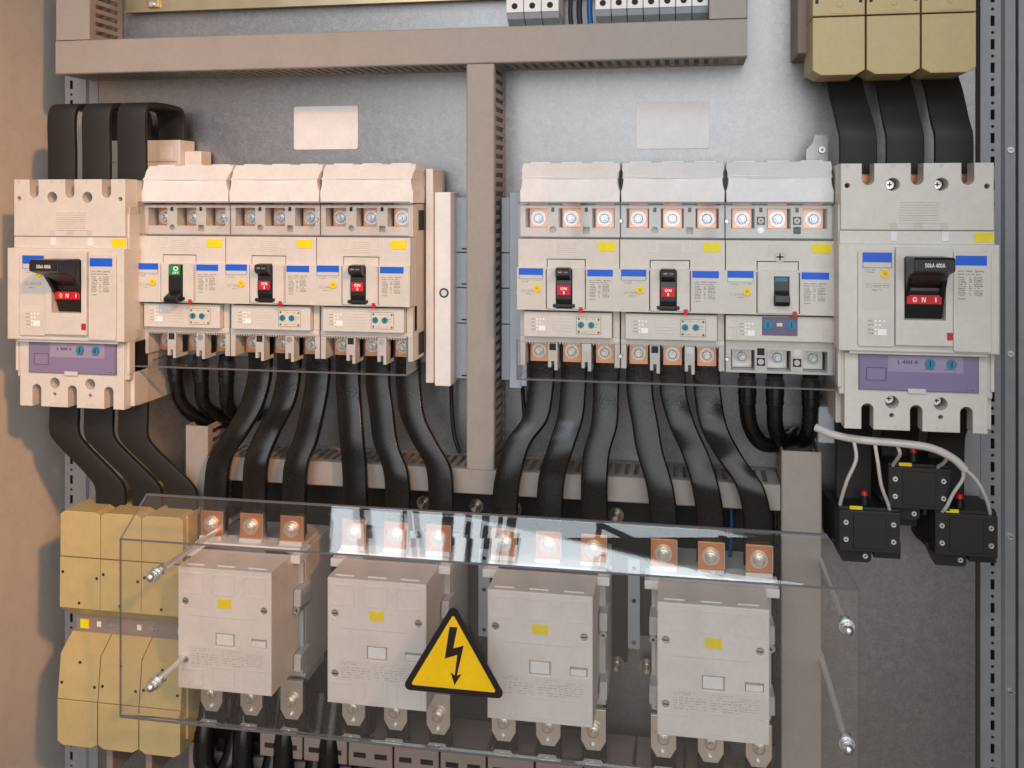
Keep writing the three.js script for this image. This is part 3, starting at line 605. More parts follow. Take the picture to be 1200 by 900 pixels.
distribution(-172, 315, 3, 'white-covered distribution block behind the right row of compact breakers', -1);

// clear terminal shields over both rows
function clearShield(x0, x1, label, top) {
  const t = thing('terminal_shield', label, 'clear shield', [x0, top ? -40 : -186, 100], 'clear plastic terminal shields');
  if (top) {
    part(t, 'sheet', M.shield, [B(x0, x1, -38.5, -4, 116.4, 118), B(x0, x1, -4.2, -2.8, 104, 118), B(x0 - 1.4, x0 - 0.1, -38.5, -2.8, 104, 118), B(x1 + 0.1, x1 + 1.4, -38.5, -2.8, 104, 118)]);
    part(t, 'edge', M.acrylicEdge, [B(x0 - 1.4, x1 + 1.4, -3.4, -2.5, 117, 118.6), B(x0, x1, -39.2, -38.5, 116.4, 118)]);
    for (const u of [105, 210]) part(t, 'screw', M.zinc, C(x0 + u, -22, 118, 2.4, 2.4, 'z', 14, 1.6));
  } else {
    part(t, 'sheet', M.shield, [B(x0, x1, -183, -144, 124.4, 126), B(x0, x1, -185, -183.2, 60, 126), B(x0 - 1.4, x0 - 0.1, -185, -144, 92, 126), B(x1 + 0.1, x1 + 1.4, -185, -144, 92, 126)]);
    part(t, 'edge', M.acrylicEdge, [B(x0 - 1.4, x1 + 1.4, -185.6, -184.2, 124.2, 126.6), B(x0 - 1.5, x0 - 0.4, -184, -144, 125, 126.6), B(x1 + 0.4, x1 + 1.5, -184, -144, 125, 126.6)]);
    for (const u of [105, 210]) part(t, 'screw', M.zinc, C(x0 + u, -158, 126, 2.4, 2.4, 'z', 14, 1.6));
  }
}
clearShield(-602, -290, 'clear shield over the upper terminals of the left breaker row', true);
clearShield(-602, -290, 'clear shield over the lower terminals of the left breaker row', false);
clearShield(-171, 141, 'clear shield over the upper terminals of the right breaker row', true);
clearShield(-171, 141, 'clear shield over the lower terminals of the right breaker row', false);

// ------------------------------------------------------------------ ochre fuse switches
function notchedFace(x0, x1, y0, y1, c, atTop) {                        // front outline with cut corners on one end
  return atTop ? [[x0, y0], [x1, y0], [x1, y1 - c * 0.6], [x1 - c, y1], [x0 + c, y1], [x0, y1 - c * 0.6]] : [[x0, y0 + c * 0.6], [x0 + c, y0], [x1 - c, y0], [x1, y0 + c * 0.6], [x1, y1], [x0, y1]];
}
{
  const t = thing('fuse_switch', 'ochre three-pole fuse switch at the upper right corner above the black bars', 'fuse switch', [121, 110, 0]);
  part(t, 'base', M.base, B(112, 276, 150, 420, 2, 70, 2));
  for (let k = 0; k < 3; k++) {
    const a = 121 + k * 50.4, b = a + 48.8;
    const c = part(t, 'pole_cover', M.ochre, [plate(notchedFace(a, b, 121, 177.6, 8, false), 66, 121, [], 0.8), B(a + 1, b - 1, 128, 300, 40, 66.5)]);
    part(c, 'upper_cover', M.ochre, plate(rectPts(a, b, 179, 300), 66, 121, [], 0.8));
    part(c, 'raised_triangle', M.ochre, plate([[a + 14, 181], [b - 12, 181], [(a + b) / 2 + 1, 206]], 120.6, 121.6));
    part(c, 'boss', M.ochre, C((a + b) / 2 + 1, 190, 121, 3.6, 1.2, 'z', 16, 2.8));
    part(c, 'latch_hole_shade', M.shadeAndMark, [B(a + 2.5, a + 5.5, 191, 195, 120.7, 121.3), B(b - 5.5, b - 2.5, 191, 195, 120.7, 121.3)]);  // dark squares laid on the cover as hole shade
  }
}
{
  const t = thing('fuse_switch', 'ochre three-pole fuse switch standing at the lower left behind the clear cover', 'fuse switch', [-698, -640, 0]);
  part(t, 'base', M.base, [B(-696, -540, -600, -360, 2, 84, 2), B(-694, -548, -499, -477, 84, 97, 1)]);
  for (let k = 0; k < 3; k++) {
    const a = -698 + k * 50.4, b = a + 49.8;
    const holeAt = (x, y, z) => C(x, y, z, 1.7, 0.5, 'z', 12);
    const u = part(t, 'pole_cover', M.ochre, plate(notchedFace(a, b, -403.4, -352, 6, true), 50, 120, [], 0.8));
    part(u, 'lower_panel', M.ochre, prismX([[50, -404.4], [120, -404.4], [120.5, -461], [98, -478], [50, -478]], a, b));
    part(u, 'sight_hole_shade', M.shadeAndMark, [holeAt(a + 3.5, -421, 120), holeAt(b - 4, -426, 120), holeAt(a + 24, -455, 120.2)]);  // dark discs on the surface, painted as hole shade
    part(u, 'rear_rib', M.ochre, prismX([[30, -340], [70, -346], [70, -352], [30, -352]], a + 20, b - 2));
    const l = part(t, 'pole_cover', M.ochre, prismX([[50, -498], [98, -498], [119, -514], [124.5, -562], [50, -562]], a + 0.2, b - 0.4));
    part(l, 'lower_panel', M.ochre, plate(notchedFace(a + 0.2, b - 0.4, -614, -563, 7, false), 60, 125.5, [], 0.8));
    part(l, 'sight_hole_shade', M.shadeAndMark, [holeAt(a + 4, -545, 122.4), holeAt(b - 5, -547, 122.6), holeAt(a + 25, -522, 119.9)]);  // dark discs again in place of shaded holes
    part(t, 'window', M.paper, B(a + 31, a + 36, -491, -485, 96.6, 97.6));
    part(t, 'retainer', M.steel, [C(b, -488, 96.5, 2.6, 2, 'z', 12), B(b - 6, b + 6, -489, -487, 96.8, 97.8)]);
  }
  part(t, 'marker', M.yellow, B(-688, -677, -494, -483.5, 96.8, 98));
  part(t, 'side_wall', M.ochre, B(-548, -545.6, -600, -352, 40, 112));
  for (const x of [-655, -606, -553]) part(t, 'lower_foot', M.base, B(x, x + 8, -660, -612, 40, 98, 1));
}

// ------------------------------------------------------------------ black flat bars of the large breakers
[[-709, 'leftmost'], [-665, 'middle'], [-620.5, 'rightmost']].forEach(([x, w]) =>
  single('busbar', `black insulated bar bent over the large left breaker, ${w} of three`, 'busbar', M.insulMat,
    ribbon([[x, 4, 100], [x, 50, 100], [x, 98, 100], [x + 0.6, 106, 96], [x + 1, 108.5, 86], [x + 3, 108.5, 40], [x + 3, 106, 26], [x + 3, 96, 21], [x + 3, 66, 20]], 35, 6, 60, 1.2), 'U-shaped bars above the left breaker'));
[[166.5, 158, 'leftmost'], [210.5, 205, 'middle'], [255.5, 251, 'rightmost']].forEach(([x, xt, w]) =>
  single('busbar', `black insulated bar between upper fuse switch and large right breaker, ${w} of three`, 'busbar', M.insulMat,
    ribbon([[x, 25, 100], [x, 52, 101], [x - 0.5, 64, 101], [x - 2, 74, 97], [xt + 2, 110, 72], [xt, 128, 62], [xt, 150, 60]], 35.5, 6, 40, 1.2), 'bars below the upper fuse switch'));
[[166.5, 'leftmost'], [210.5, 'middle'], [255.5, 'rightmost']].forEach(([x, w]) => {
  const t = thing('copper_tail', `bare copper bar end in the top slot of the right breaker, ${w} of three`, 'busbar', [x, 10, 97], 'bare copper bar ends');
  part(t, 'tail', M.copper, B(x - 14, x + 14, 12, 29, 97.3, 100.5, 0.5));
});
[[-707, -655, 'leftmost'], [-663, -609, 'middle'], [-620, -565, 'rightmost']].forEach(([x, xb, w], i) =>
  single('busbar', `black insulated bar from large left breaker to lower fuse switch, ${w} of three`, 'busbar', M.insulMat,
    ribbon([[x, -226, 98], [x, -250, 99], [x, -268, 99], [x + 3, -276, 98], [xb - 5, -322, 92], [xb, -332, 90], [xb, -350, 88], [xb, -400, 84]], 37 - i * 0.6, 6, 50, 1.2), 'offset bars below the left breaker'));
[[168.6, -352, 'leftmost'], [213, -332, 'middle'], [257.5, -352, 'rightmost']].forEach(([x, yb, w]) =>
  single('busbar', `black bar passing through a current transformer below the right breaker, ${w} of three`, 'busbar', M.insulMat,
    ribbon([[x, -205, 86], [x, -224, 78], [x, -240, 66], [x, -262, 63], [x, yb, 62]], 35, 6, 24, 1.2), 'bars of the current transformers'));
{
  const t = thing('busbar_support', 'stepped beige insulator block behind the bent bars at upper left', 'insulator', [-690, 20, 0]);
  part(t, 'block', M.cream, [B(-725, -596, 24, 71, 4, 40, 1.5), B(-596, -574, 28, 58, 4, 30, 1.5)]);
  part(t, 'seam', M.shadeAndMark, B(-725, -600, 44.6, 45.2, 39.6, 40.2)); part(t, 'window', M.white, B(-622, -606, 48, 62, 39.6, 40.4));
}
single('flange_block', 'dark insulating flange between the large left breaker and the white covers', 'insulator', M.blackMat, B(-600, -586, -8, 20, 20, 96, 2));
{
  const t = thing('earth_bracket', 'zinc-plated angle bracket with hex screw beside the large right breaker', 'bracket', [122, 30, 0]);
  part(t, 'plate', M.galv, plate([[124, 30], [146, 30], [146, 68], [133, 68], [131, 60], [124, 52]], 40, 43)); screwHead(t, 140, 52, 43, 4.2, M.zinc, 'screw');
  part(t, 'leg', M.galv, B(138, 141, -30, 66, 1, 40));
}
single('mounting_spacer', 'grey spacer block beside the lower left corner of the large right breaker', 'spacer', M.bluegrey, B(133, 150, -252, -214, 20, 66, 2));
single('mounting_strip', 'grey sheet-metal strip behind the third current transformer', 'strip', M.rail, B(279, 302, -372, -190, 18, 21));

// ------------------------------------------------------------------ current transformers and their white leads
function transformer(x0, y0, z1, label) {
  const t = thing('current_transformer', label, 'current transformer', [x0, y0 - 12, 10], 'current transformers on the black bars');
  part(t, 'body', M.blackMat, [prismY([[x0 - 8, 30], [x0 - 8, 46], [x0, z1], [x0 + 57, z1], [x0 + 58, 46], [x0 + 58, 30]], y0, y0 + 41, 0.8), B(x0 + 13, x0 + 44, y0 + 4, y0 + 37, z1 - 1, z1 + 1.2, 0.6)]);
  part(t, 'foot', M.blackMat, plate([[x0 + 2, y0 + 6], [x0 - 6, y0 + 6], [x0 + 4, y0 - 16], [x0 + 30, y0 - 16], [x0 + 33, y0 - 13], [x0 + 33, y0 + 6]].reverse(), 60, 80, [], 0.6));
  part(t, 'top_ledge', M.blackMat, B(x0, x0 + 57, y0 + 40, y0 + 44, 50, z1 - 3, 0.8));
  for (const dx of [6, 51]) for (const dy of [12, 29]) screwHead(t, x0 + dx, y0 + dy, z1 - 0.4, 2.9, M.zinc, 'terminal_screw');
  for (const dx of [6, 51]) part(t, 'terminal_slot_shade', M.shadeAndMark, B(x0 + dx - 4, x0 + dx + 4, y0 + 18.4, y0 + 22.6, z1 - 0.4, z1 + 0.5));  // dark bar painted as the shade of a slot
  part(t, 'marker', M.yellow, B(x0 + 10, x0 + 22, y0 + 41.5, y0 + 44.8, z1 - 3.2, z1 - 1.8));
  const k = part(t, 'knob', M.black, C(x0 + 26, y0 + 42, z1 - 14, 4.4, 11, 'y', 16, 4));
  part(k, 'cap', M.red, C(x0 + 26, y0 + 53, z1 - 14, 3.8, 4, 'y', 16, 3));
  screwHead(t, x0 + 27, y0 - 9, 80, 3, M.zinc, 'foot_screw'); part(t, 'bar_clamp', M.blackMat, B(x0 + 36, x0 + 62, y0 - 12, y0 + 6, 56, 76, 1));
}
transformer(150, -351, 96, 'black current transformer at the left end, lower of the stepped trio');
transformer(196.5, -305.5, 96, 'black current transformer in the middle, raised above the other two');
transformer(240, -349, 96, 'black current transformer at the right end next to the frame rail');
single('wire_bundle', 'pale spiral-wrapped bundle of white leads under the large right breaker', 'wire bundle', M.wireWhite, tube([[126, -227, 104], [140, -231, 112], [165, -234, 118], [205, -235.5, 120], [232, -239, 120], [252, -249, 118], [262, -259, 116]], 3.8, 50, 14));
[[[160, -235, 118], [162, -252, 119], [155, -275, 112], [151.5, -296, 100], [151, -306, 92], 'left transformer, left lead'], [[179, -235, 119], [182, -255, 119], [187, -280, 110], [196, -302, 96], [198, -308, 92], 'left transformer, right lead'],
  [[199, -236, 119], [203, -246, 115], [202, -256, 104], [201, -262, 96], [201, -266, 92], 'middle transformer, left lead'], [[238, -240, 119], [245, -248, 116], [245, -256, 106], [243, -262, 96], [243, -266, 92], 'middle transformer, right lead'],
  [[258, -254, 117], [261, -266, 114], [254, -285, 106], [249, -302, 98], [247, -308, 92], 'right transformer, left lead'], [[258, -255, 117], [272, -268, 114], [282, -285, 108], [289, -302, 98], [291, -308, 92], 'right transformer, right lead']].forEach((p) =>
  single('lead_wire', `white lead wire to the ${p[5].replace(',', ' as its')}`, 'wire', M.wireWhite, tube(p.slice(0, 5), 1.8, 30, 10), 'white leads of the current transformers'));

// ------------------------------------------------------------------ flexible bars from the compact breakers to the contactors
const word3 = ['left', 'middle', 'right'];
function flexSet(x0, ends, label, hi) {
  [17.5, 52.5, 87.5].forEach((p, i) => {
    const a = x0 + p, b = ends[i], j = () => (rnd() - 0.5) * 7;
    single('flexible_bar', `black flexible bar, ${word3[i]} of three ${label}`, 'flexible bar', hi,
      ribbon([[a, -172, 67], [a, -190, 66], [a + (b - a) * 0.03, -208, 68], [a + (b - a) * 0.2 + j(), -235 + j(), 76 + j()], [a + (b - a) * 0.55 + j(), -265 + j(), 84 + j()], [a + (b - a) * 0.88 + j() * 0.5, -295 + j(), 90 + j() * 0.6], [b, -325, 91], [b, -345, 92], [b, -372, 92]], 28, 9, 56, 2.2), 'flexible bars between breakers and contactors');
  });
}
flexSet(XL + 105.3, [-522.5, -476, -429], 'feeding the first contactor', M.insul);
flexSet(XL + 210.6, [-358, -309.5, -261], 'feeding the second contactor', M.insul);
flexSet(XR, [-191, -143, -95.5], 'feeding the third contactor', M.insul);
flexSet(XR + 105.2, [-24, 23.5, 70.5], 'feeding the fourth contactor', M.insul);
// round cables of the two outer compact breakers
function shrinkCable(p, label) {
  const t = thing('power_cable', label, 'cable', p[0], 'round black power cables');
  part(t, 'jacket', M.insul, tube(p, 8.4, 50, 16));
  for (const k of [0, 1, 2]) part(t, 'shrink_sleeve', M.insul, C(p[0][0] + (p[1][0] - p[0][0]) * (0.2 + 0.25 * k), p[1][1] + 3 + (p[0][1] - p[1][1]) * (0.5 - 0.26 * k), p[0][2] + (p[1][2] - p[0][2]) * 0.5, 9.2 + 0.5 * (2 - k), 8, 'y', 20, 9 + 0.4 * (2 - k)));
}
shrinkCable([[-588, -180, 66], [-587, -214, 64], [-584, -236, 60], [-572, -256, 48], [-552, -266, 30], [-535, -268, 12]], 'round black cable under the OFF breaker, left of three');
shrinkCable([[-556, -180, 66], [-555, -214, 64], [-555, -236, 60], [-548, -252, 46], [-534, -260, 28], [-522, -262, 12]], 'round black cable under the OFF breaker, middle of three');
shrinkCable([[-523, -180, 66], [-524, -214, 64], [-525, -236, 60], [-524, -250, 46], [-518, -258, 28], [-510, -260, 12]], 'round black cable under the OFF breaker, right of three');
shrinkCable([[62, -182, 66], [62, -216, 64], [66, -240, 60], [78, -258, 50], [96, -262, 34], [108, -258, 14]], 'round black cable under the rocker breaker, left of three');
shrinkCable([[90, -182, 66], [90, -216, 64], [91, -238, 60], [98, -254, 48], [108, -258, 30], [118, -256, 14]], 'round black cable under the rocker breaker, middle of three');
shrinkCable([[126, -182, 66], [126, -216, 64], [125, -238, 60], [122, -252, 48], [120, -258, 30], [122, -256, 14]], 'round black cable under the rocker breaker, right of three');
[[[-268, -200, 18], [-268, -240, 16], [-264, -275, 18], [-256, -290, 26], 'left of the central duct'], [[-186, -196, 18], [-184, -235, 14], [-182, -270, 18], [-186, -290, 28], 'right of the central duct']].forEach((p) =>
  single('control_wire', `thin black control wire dropping into the lower duct ${p[4]}`, 'wire', M.blackMat, tube(p.slice(0, 4), 2.4, 24, 8)));
[[-452, 'left'], [-446, 'right']].forEach(([x, w]) => single('control_wire', `thin blue wire behind the first contactor terminals, ${w} of two`, 'wire', M.wireBlue, tube([[x, -322, 40], [x - 3, -345, 44], [x - 6, -372, 40], [x - 8, -400, 30]], 1.5, 20, 8)));
single('control_wire', 'thin blue wire between the fourth contactor terminals', 'wire', M.wireBlue, tube([[46, -322, 40], [47, -345, 46], [46, -372, 44], [45, -400, 30]], 2, 20, 8));

// ------------------------------------------------------------------ backing behind the contactors
single('insulating_sheet', 'black insulating sheet behind the contactors', 'insulating sheet', M.blackMat, plate([[-543, -328], [95, -328], [95, -600], [-10, -600], [-10, -512], [-38, -512], [-38, -490], [-54, -490], [-54, -430], [-64, -430], [-64, -490], [-66, -522], [-90, -522], [-90, -600], [-543, -600]].reverse(), 6, 10));
single('support_bar', 'dark horizontal support bar with hex nuts just below the lower duct', 'support bar', M.blackMat, B(-540, 92, -372, -338, 12, 20, 1));
[[-238, -352, 'left of the third contactor terminals'], [-193, -352, 'behind the third contactor terminals'], [-300, -352, 'behind the second contactor terminals'], [-78, -353, 'between the third and fourth contactor terminals'], [-78, -524, 'between the third and fourth contactors, lower'], [-44, -524, 'at the left flank of the fourth contactor']].forEach(([x, y, l]) => {
  const t = thing('stud_nut', `plated stud and nut ${l}`, 'nut', [x, y, 20], 'stud nuts on the support');
  const z = y < -500 ? 10 : 20; bolt(t, x, y, z, 8.6, M.darkSteel, 'nut'); part(t, 'stud', M.nickel, C(x, y, z, 2.6, 14, 'z', 14));
});
[[-228, 'left of the third contactor'], [-58, 'between the third and fourth contactors']].forEach(([x, l]) => {
  const t = thing('perforated_strap', `grey perforated metal strap ${l}`, 'strap', [x, -500, 20], 'perforated straps');
  part(t, 'strap', M.bluegrey, plate(rectPts(x - 6.5, x + 6.5, -499, -400), 22, 25, [circle(x, -492, 2.6), circle(x, -446, 2.6), circle(x, -410, 2.6)]));
});

// ------------------------------------------------------------------ contactors
function contactor(cx, xc, label) {
  const t = thing('contactor', label, 'contactor', [xc, -590, 10], 'contactors in a row');
  const y1 = -384, y0 = -511, zf = 172, xa = xc - 52, xb = xc + 52;
  part(t, 'base', M.cream, [B(cx - 60, cx + 60, -530, -388, 12, 92, 1.5), B(cx - 54, cx + 54, -545, -385, 20, 80, 1)]);
  part(t, 'back_flange', M.ear, B(cx - 56, cx + 60, -525, -400, 92, 98, 1));
  const g = new THREE.BoxGeometry(xb - xa, y1 - y0, zf - 96, 1, 1, 1); g.translate(xc, (y0 + y1) / 2, (zf + 96) / 2);
  const cov = part(t, 'front_cover', M.cream, plate(rectPts(xa, xb, y0, y1), 98, zf, [circle(xa + 8, -420, 3.4), circle(xb - 8.5, -424, 3.4), circle(xa + 8, -481, 3.4), circle(xb - 8.5, -485, 3.4), rect(xc - 10, xc + 11, -464, -451), rect(xb - 22, xb - 5.5, -462, -454)], 1.2));
  part(cov, 'recess_floor', M.cream, B(xa + 2, xb - 2, y0 + 2, y1 - 2, 150, zf - 5));
  part(cov, 'actuator', M.white, [B(xc - 9.4, xc + 9.4, -463.4, -451.8, zf - 6, zf - 1.2, 0.6), B(xb - 21.6, xb - 6, -461.6, -455.6, zf - 6, zf + 0.6, 0.5)]);
  for (const [x, y] of [[xa + 8, -420], [xb - 8.5, -424], [xa + 8, -481], [xb - 8.5, -485]]) { const s = part(cov, 'cover_screw', M.steel, C(x, y, zf - 5, 3.1, 4.6, 'z', 16)); part(s, 'slot', M.shadeAndMark, B(x - 2.6, x + 2.6, y - 0.5, y + 0.5, zf - 0.6, zf - 0.1)); }  // dark bar on the screw coloured as slot shade
  for (let k = 0; k < 3; k++) {
    const u = xa + 4 + k * 34.6;
    part(cov, 'embossed_panel', M.cream, [plate(rectPts(u, u + 25, -411, -390), zf - 0.6, zf + 0.7, [rect(u + 1, u + 24, -410, -391)]), plate(rectPts(u, u + 25, -506, -485.5 - (k === 0 ? 4 : 0)), zf - 0.6, zf + 0.7, [rect(u + 1, u + 24, -505, -486.5 - (k === 0 ? 4 : 0))])]);
    part(cov, 'top_rib', M.cream, B(u + 2, u + 22, y1 - 0.4, y1 + 1.2, zf - 12, zf - 7, 0.4));
  }
  part(cov, 'seam', M.beigeDim, B(xa + 14, xb - 20, -434.6, -434, zf - 0.4, zf + 0.15));
  part(cov, 'marker', M.yellow, B(xc - 7, xc + 8, -424, -414.6, zf - 0.2, zf + 0.7));
  flat(cov, 'print', contactorTex, xa + 12, xb - 3, -488, -466, zf + 0.25);
  // rail that carries the upper lugs
  part(t, 'arc_chute_rail', M.white, [B(cx - 66, cx + 66, -393, -384, 88, 122, 1), B(cx - 62, cx + 62, -388, -380, 84, 112, 1)]);
  for (let k = -1; k <= 1; k++) {
    const x = cx + 47.5 * k;
    const l = part(t, 'upper_terminal', M.copper, B(x - 13, x + 13, -376, -348.5, 97, 101.5, 0.5));
    part(l, 'lug_seat', M.cream, B(x - 13.4, x + 13.4, -382, -376.2, 92, 104, 0.8));
    part(l, 'bar_end', M.nickel, B(x + 13.1, x + 14, -376, -349, 95, 101));
    bolt(l, x, -363, 101.5, 8.8, M.nickel);
    const q = part(t, 'lower_terminal', M.nickel, plate([[x - 13, -530], [x - 13, -563], [x - 7, -573], [x + 7, -573], [x + 13, -563], [x + 13, -530]].reverse(), 96, 101, [], 0.5));
    bolt(q, x, -551, 101, 9.2, M.nickel); part(q, 'clamp_screw', M.zinc, C(x - 1, -568, 100.5, 2.4, 4, 'z', 12));
  }
  for (const s of [-1, 1]) for (const y of [-430, -500]) {                  // side clips with screws
    const x = s > 0 ? xc + 53.5 : xc - 61.5;
    const c = part(t, 'side_clip', M.ear, prismX([[90, y + 7], [116, y + 7], [119, y + 4], [119, y - 10], [90, y - 14]], x, x + 8, 0.8));
    if (y > -450) screwHead(c, x + 4, y - 14, 118, 4.6, M.steel, 'screw'), part(c, 'screw_post', M.steel, C(x + 4, y - 14, 90, 4, 28, 'z', 16));
  }
  return t;
}
contactor(-476, -472, 'contactor at the left end of the row, next to the ochre fuse switch');
contactor(-309.5, -307.5, 'second contactor, its corner hidden by the warning triangle');
contactor(-143.2, -141.5, 'third contactor, right of the warning triangle');
contactor(23.8, 24, 'contactor at the right end of the row, next to the wide duct');

// ------------------------------------------------------------------ strip of terminal modules, looped cables at the bottom
['first', 'second', 'third', 'fourth', 'fifth', 'sixth', 'seventh', 'eighth', 'ninth', 'tenth'].forEach((w, i) => {
  const x = -470 + i * 52, t = thing('terminal_strip', `grey terminal strip segment, ${w} from the left below the contactors`, 'terminal strip', [x, -625, 20], 'terminal strip under the contactors');
  part(t, 'housing', M.base, B(x, x + 50, -622, -597, 22, 92, 1.2));
  for (const k of [0, 1]) part(t, 'clamp', M.shadeAndMark, B(x + 6 + k * 24, x + 20 + k * 24, -612, -606.5, 91.6, 92.4));
  part(t, 'cap', M.base, B(x + 1, x + 49, -597.4, -594, 40, 91, 1));
});
[[-522, -660, 'first'], [-474, -668, 'second'], [-425, -676, 'third'], [-372, -684, 'fourth']].forEach(([x, y, w]) =>
  single('cable_loop', `hanging loop of thick black cable below the strip, ${w} from the left`, 'cable', M.insul, tube([[x - 17, -560, 70], [x - 17, -610, 88], [x - 14, y + 22, 92], [x, y + 4, 92], [x + 14, y + 22, 88], [x + 17, -610, 74], [x + 17, -560, 60]], 12, 40, 14), 'hanging cable loops'));
single('yellow_tag', 'small yellow cable tag beside the lower ochre fuse switch', 'cable tag', M.yellow, C(-540, -624, 60, 14, 3, 'z', 24));
// lower tails under the contactors
[-476, -309.5, -143.2, 23.8].forEach((cx, i) => [-47.5, 0, 47.5].forEach((d, k) =>
  single('outgoing_bar', `black outgoing bar under the ${['first', 'second', 'third', 'fourth'][i]} contactor, ${word3[k]} of three`, 'flexible bar', M.insul, ribbon([[cx + d, -535, 90], [cx + d, -575, 90], [cx + d, -600, 84], [cx + d, -640, 60]], 26, 8, 16, 2), 'outgoing bars under the contactors')));

// ------------------------------------------------------------------ folded clear cover, its rods and the warning sign
{
  const xa = -557, xb = 147, zf = 225, yT = -339.5, yB = -516;
  const t = thing('clear_cover', 'large folded clear acrylic cover in front of the four contactors', 'acrylic cover', [xa, yB, zf]);
  const holes = [[-518, -371], [-518, -479], [136.5, -371], [136.5, -473]].map(([x, y]) => circle(x, y, 4));
  part(t, 'front_sheet', M.acrylic, plate(rectPts(xa, xb, yB, yT), zf - 3, zf, holes));
  const sheet = (pts, th) => {                                           // slanted sheet through four points, given thickness
    const [a, b, c] = pts.map((p) => new THREE.Vector3(...p)), n = b.clone().sub(a).cross(c.clone().sub(a)).normalize().multiplyScalar(th);
    const P = pts.map((p) => new THREE.Vector3(...p)), Q = P.map((p) => p.clone().sub(n)), pos = [];
    const quad = (i, j, k, l) => { for (const v of [i, j, k, i, k, l]) pos.push(v.x, v.y, v.z); };
    quad(...P); quad(Q[3], Q[2], Q[1], Q[0]); for (let i = 0; i < 4; i++) { const j = (i + 1) % 4; quad(P[j], P[i], Q[i], Q[j]); }
    const g = new THREE.BufferGeometry(); g.setAttribute('position', new THREE.Float32BufferAttribute(pos, 3)); g.computeVertexNormals(); return g;
  };
  part(t, 'upper_fold', M.acrylic, sheet([[xa, yT + 0.2, zf], [xb, yT + 0.2, zf], [xb - 23, -303, 200], [xa + 14, -301, 200]], 3));
  part(t, 'lower_fold', M.acrylic, sheet([[xb, yB - 0.2, zf], [xa, yB - 0.2, zf], [xa + 18, yB - 20, 186], [xb - 18, yB - 20, 186]], 3));
  part(t, 'edge', M.acrylicEdge, [B(xa - 0.5, xa, yB, yT, zf - 3, zf), B(xb, xb + 0.5, yB, yT, zf - 3, zf), B(xa + 14, xb - 23, -302.6, -301, 197, 200),
    tube([[xa, yT, zf - 1], [xa + 14, -301, 199]], 0.8, 2, 6), tube([[xb, yT, zf - 1], [xb - 23, -303, 199]], 0.8, 2, 6), tube([[xa + 18, yB - 20, 186], [xb - 18, yB - 20, 186]], 1.2, 2, 6), tube([[xa, yB, zf - 1], [xa + 18, yB - 20, 186]], 1.0, 2, 6),
    B(xa, xb, yT - 0.6, yT + 1.2, zf - 0.4, zf + 0.4), B(xa, xb, yB - 1.4, yB + 0.4, zf - 0.6, zf + 0.5)]);
  [['upper left', -518, -371], ['lower left', -518, -479], ['upper right', 136.5, -371], ['lower right', 136.5, -473]].forEach(([w, x, y]) => {
    const r = thing('threaded_rod', `zinc threaded rod with acorn nut at the ${w} corner of the clear cover`, 'threaded rod', [x, y, 0], 'rods holding the clear cover');
    part(r, 'rod', M.rodZinc, C(x, y, 1, 3, 236, 'z', 16));
    part(r, 'inner_nut', M.steel, C(x, y, 213, 5.6, 5, 'z', 6)); part(r, 'washer', M.zinc, ring(x, y, 225.2, 3, 6.6, 1.4)); part(r, 'outer_nut', M.steel, C(x, y, 226.8, 5.6, 4.4, 'z', 6));
    part(r, 'acorn_cap', M.zinc, [C(x, y, 231.2, 5, 3, 'z', 6), clean(new THREE.SphereGeometry(4.6, 18, 10, 0, Math.PI * 2, 0, Math.PI / 2).rotateX(Math.PI / 2).translate(x, y, 234))]);
  });
}
{
  const t = thing('warning_sign', 'yellow high-voltage warning triangle with black lightning arrow on the clear cover', 'warning sign', [-215, -462, 225]);
  const tri = (cx, cy, R, r, tilt = 0) => {                               // rounded triangle
    const s = new THREE.Shape(); const c = [90, 210, 330].map((a) => [cx + R * Math.cos((a + tilt) * Math.PI / 180), cy + R * 0.97 * Math.sin((a + tilt) * Math.PI / 180)]);
    c.forEach(([x, y], i) => { const a0 = (90 + 120 * i + tilt - 60) * Math.PI / 180, a1 = a0 + 2 * Math.PI / 3; if (i) s.lineTo(x + r * Math.cos(a0), y + r * Math.sin(a0)); else s.moveTo(x + r * Math.cos(a0), y + r * Math.sin(a0)); s.absarc(x, y, r, a0, a1); });
    s.closePath(); return s;
  };
  part(t, 'backing', M.signBlack, plate(tri(-214.6, -433.5, 48.4, 5), 225.3, 226.2));
  part(t, 'field', M.signYellow, plate(tri(-214.6, -433.5, 44.2, 1.6), 226.25, 226.7));
  const L = [[-218, -399], [-210.5, -399], [-214.5, -419], [-204.5, -415.5], [-211, -444], [-206.5, -442], [-213.3, -453], [-216.8, -441.5], [-213, -444], [-210.6, -424.5], [-222.6, -429]];
  part(t, 'lightning_arrow', M.signBlack, plate(L, 226.75, 227.1));
}

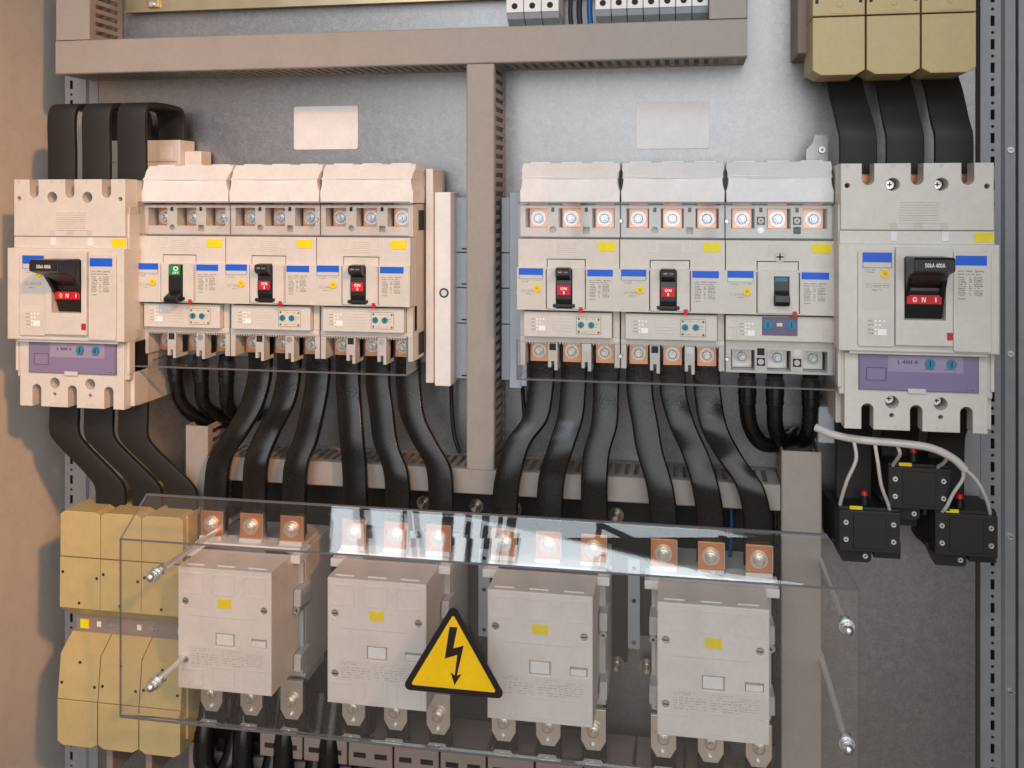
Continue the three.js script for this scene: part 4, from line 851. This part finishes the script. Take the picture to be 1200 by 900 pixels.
// ------------------------------------------------------------------ what the clear cover mirrors: the hall's glazed roof, and the warm lamp
{
  const roof = thing('glazed_roof', 'bright glazed roof of the hall overhead, out of view but mirrored in the acrylic', 'glazed roof', [SKY_X * 1000, SKY_Y * 1000, SKY_Z * 1000]);
  const glow = new THREE.MeshStandardMaterial({ color: lin(0.5, 0.5, 0.5), emissive: lin(0.5, 0.56, 0.6), roughness: 0.5 });
  const hw = SKY_W * 500, hd = SKY_D * 500, o = origins.get(roof);
  roof.rotation.y = SKY_TURN;
  const rp = (name, mat, g) => part(roof, name, mat, g.translate(o[0], o[1], o[2]));
  rp('pane', glow, new THREE.BoxGeometry(2 * hw, 6, 2 * hd).translate(0, 15, 0));
  const beam = (x0, z0, x1, z1, w, h, dy = 0) => { const L = Math.hypot(x1 - x0, z1 - z0), g = new THREE.BoxGeometry(w, h, L); g.rotateY(Math.atan2(x1 - x0, z1 - z0)); return g.translate((x0 + x1) / 2, -50 - dy, (z0 + z1) / 2); };
  for (const [a, b, w] of [[-1060, -880, 46], [-830, -720, 14], [-800, -560, 18], [-600, -500, 54], [-490, -420, 30], [-400, -340, 36], [-320, -290, 22], [-262, -240, 46], [170, 210, 26], [760, 900, 40]]) rp('glazing_bar', M.blackMat, beam(a, -hd, b, hd, w, 40));
  rp('truss', M.blackMat, beam(150, -600, hw, -330, 20, 20, 40));
}
{
  const t = thing('window_front', 'tall window front of the hall behind the photographer, out of view', 'window', [WIN_X * 1000, WIN_Y * 1000, WIN_Z * 1000]);
  const glow = new THREE.MeshStandardMaterial({ color: lin(0.5, 0.5, 0.5), emissive: lin(0.4, 0.4, 0.42), roughness: 0.5 });
  const x = WIN_X * 1000, y = WIN_Y * 1000, z = WIN_Z * 1000, w = WIN_W * 500, h = WIN_H * 500;
  part(t, 'pane', glow, B(x - w, x + w, y - h, y + h, z + 12, z + 18));
  for (let k = -3; k <= 3; k++) part(t, 'mullion', M.blackMat, B(x + k * 600 - 30, x + k * 600 + 30, y - h, y + h, z - 80, z - 20));
  part(t, 'transom', M.blackMat, B(x - w, x + w, y + 300, y + 360, z - 100, z - 82));
}
{
  const d = warm.target.position.clone().sub(LAMP).normalize();
  const t = thing('work_lamp', 'warm work lamp to the right, out of view', 'lamp', [LAMP.x * 1000, LAMP.y * 1000, LAMP.z * 1000]);
  const q = new THREE.Quaternion().setFromUnitVectors(new THREE.Vector3(0, 1, 0), d);
  const put = (g) => g.applyQuaternion(q).translate(LAMP.x * 1000, LAMP.y * 1000, LAMP.z * 1000);
  const glow = new THREE.MeshStandardMaterial({ color: lin(0.5, 0.4, 0.3), emissive: lin(3, 1.8, 1.0) });
  part(t, 'lens', glow, put(new THREE.CylinderGeometry(105, 105, 8, 28).translate(0, -60, 0)));
  part(t, 'housing', M.blackMat, put(new THREE.CylinderGeometry(120, 70, 150, 28).translate(0, -145, 0)));
}

renderer.render(scene, camera);
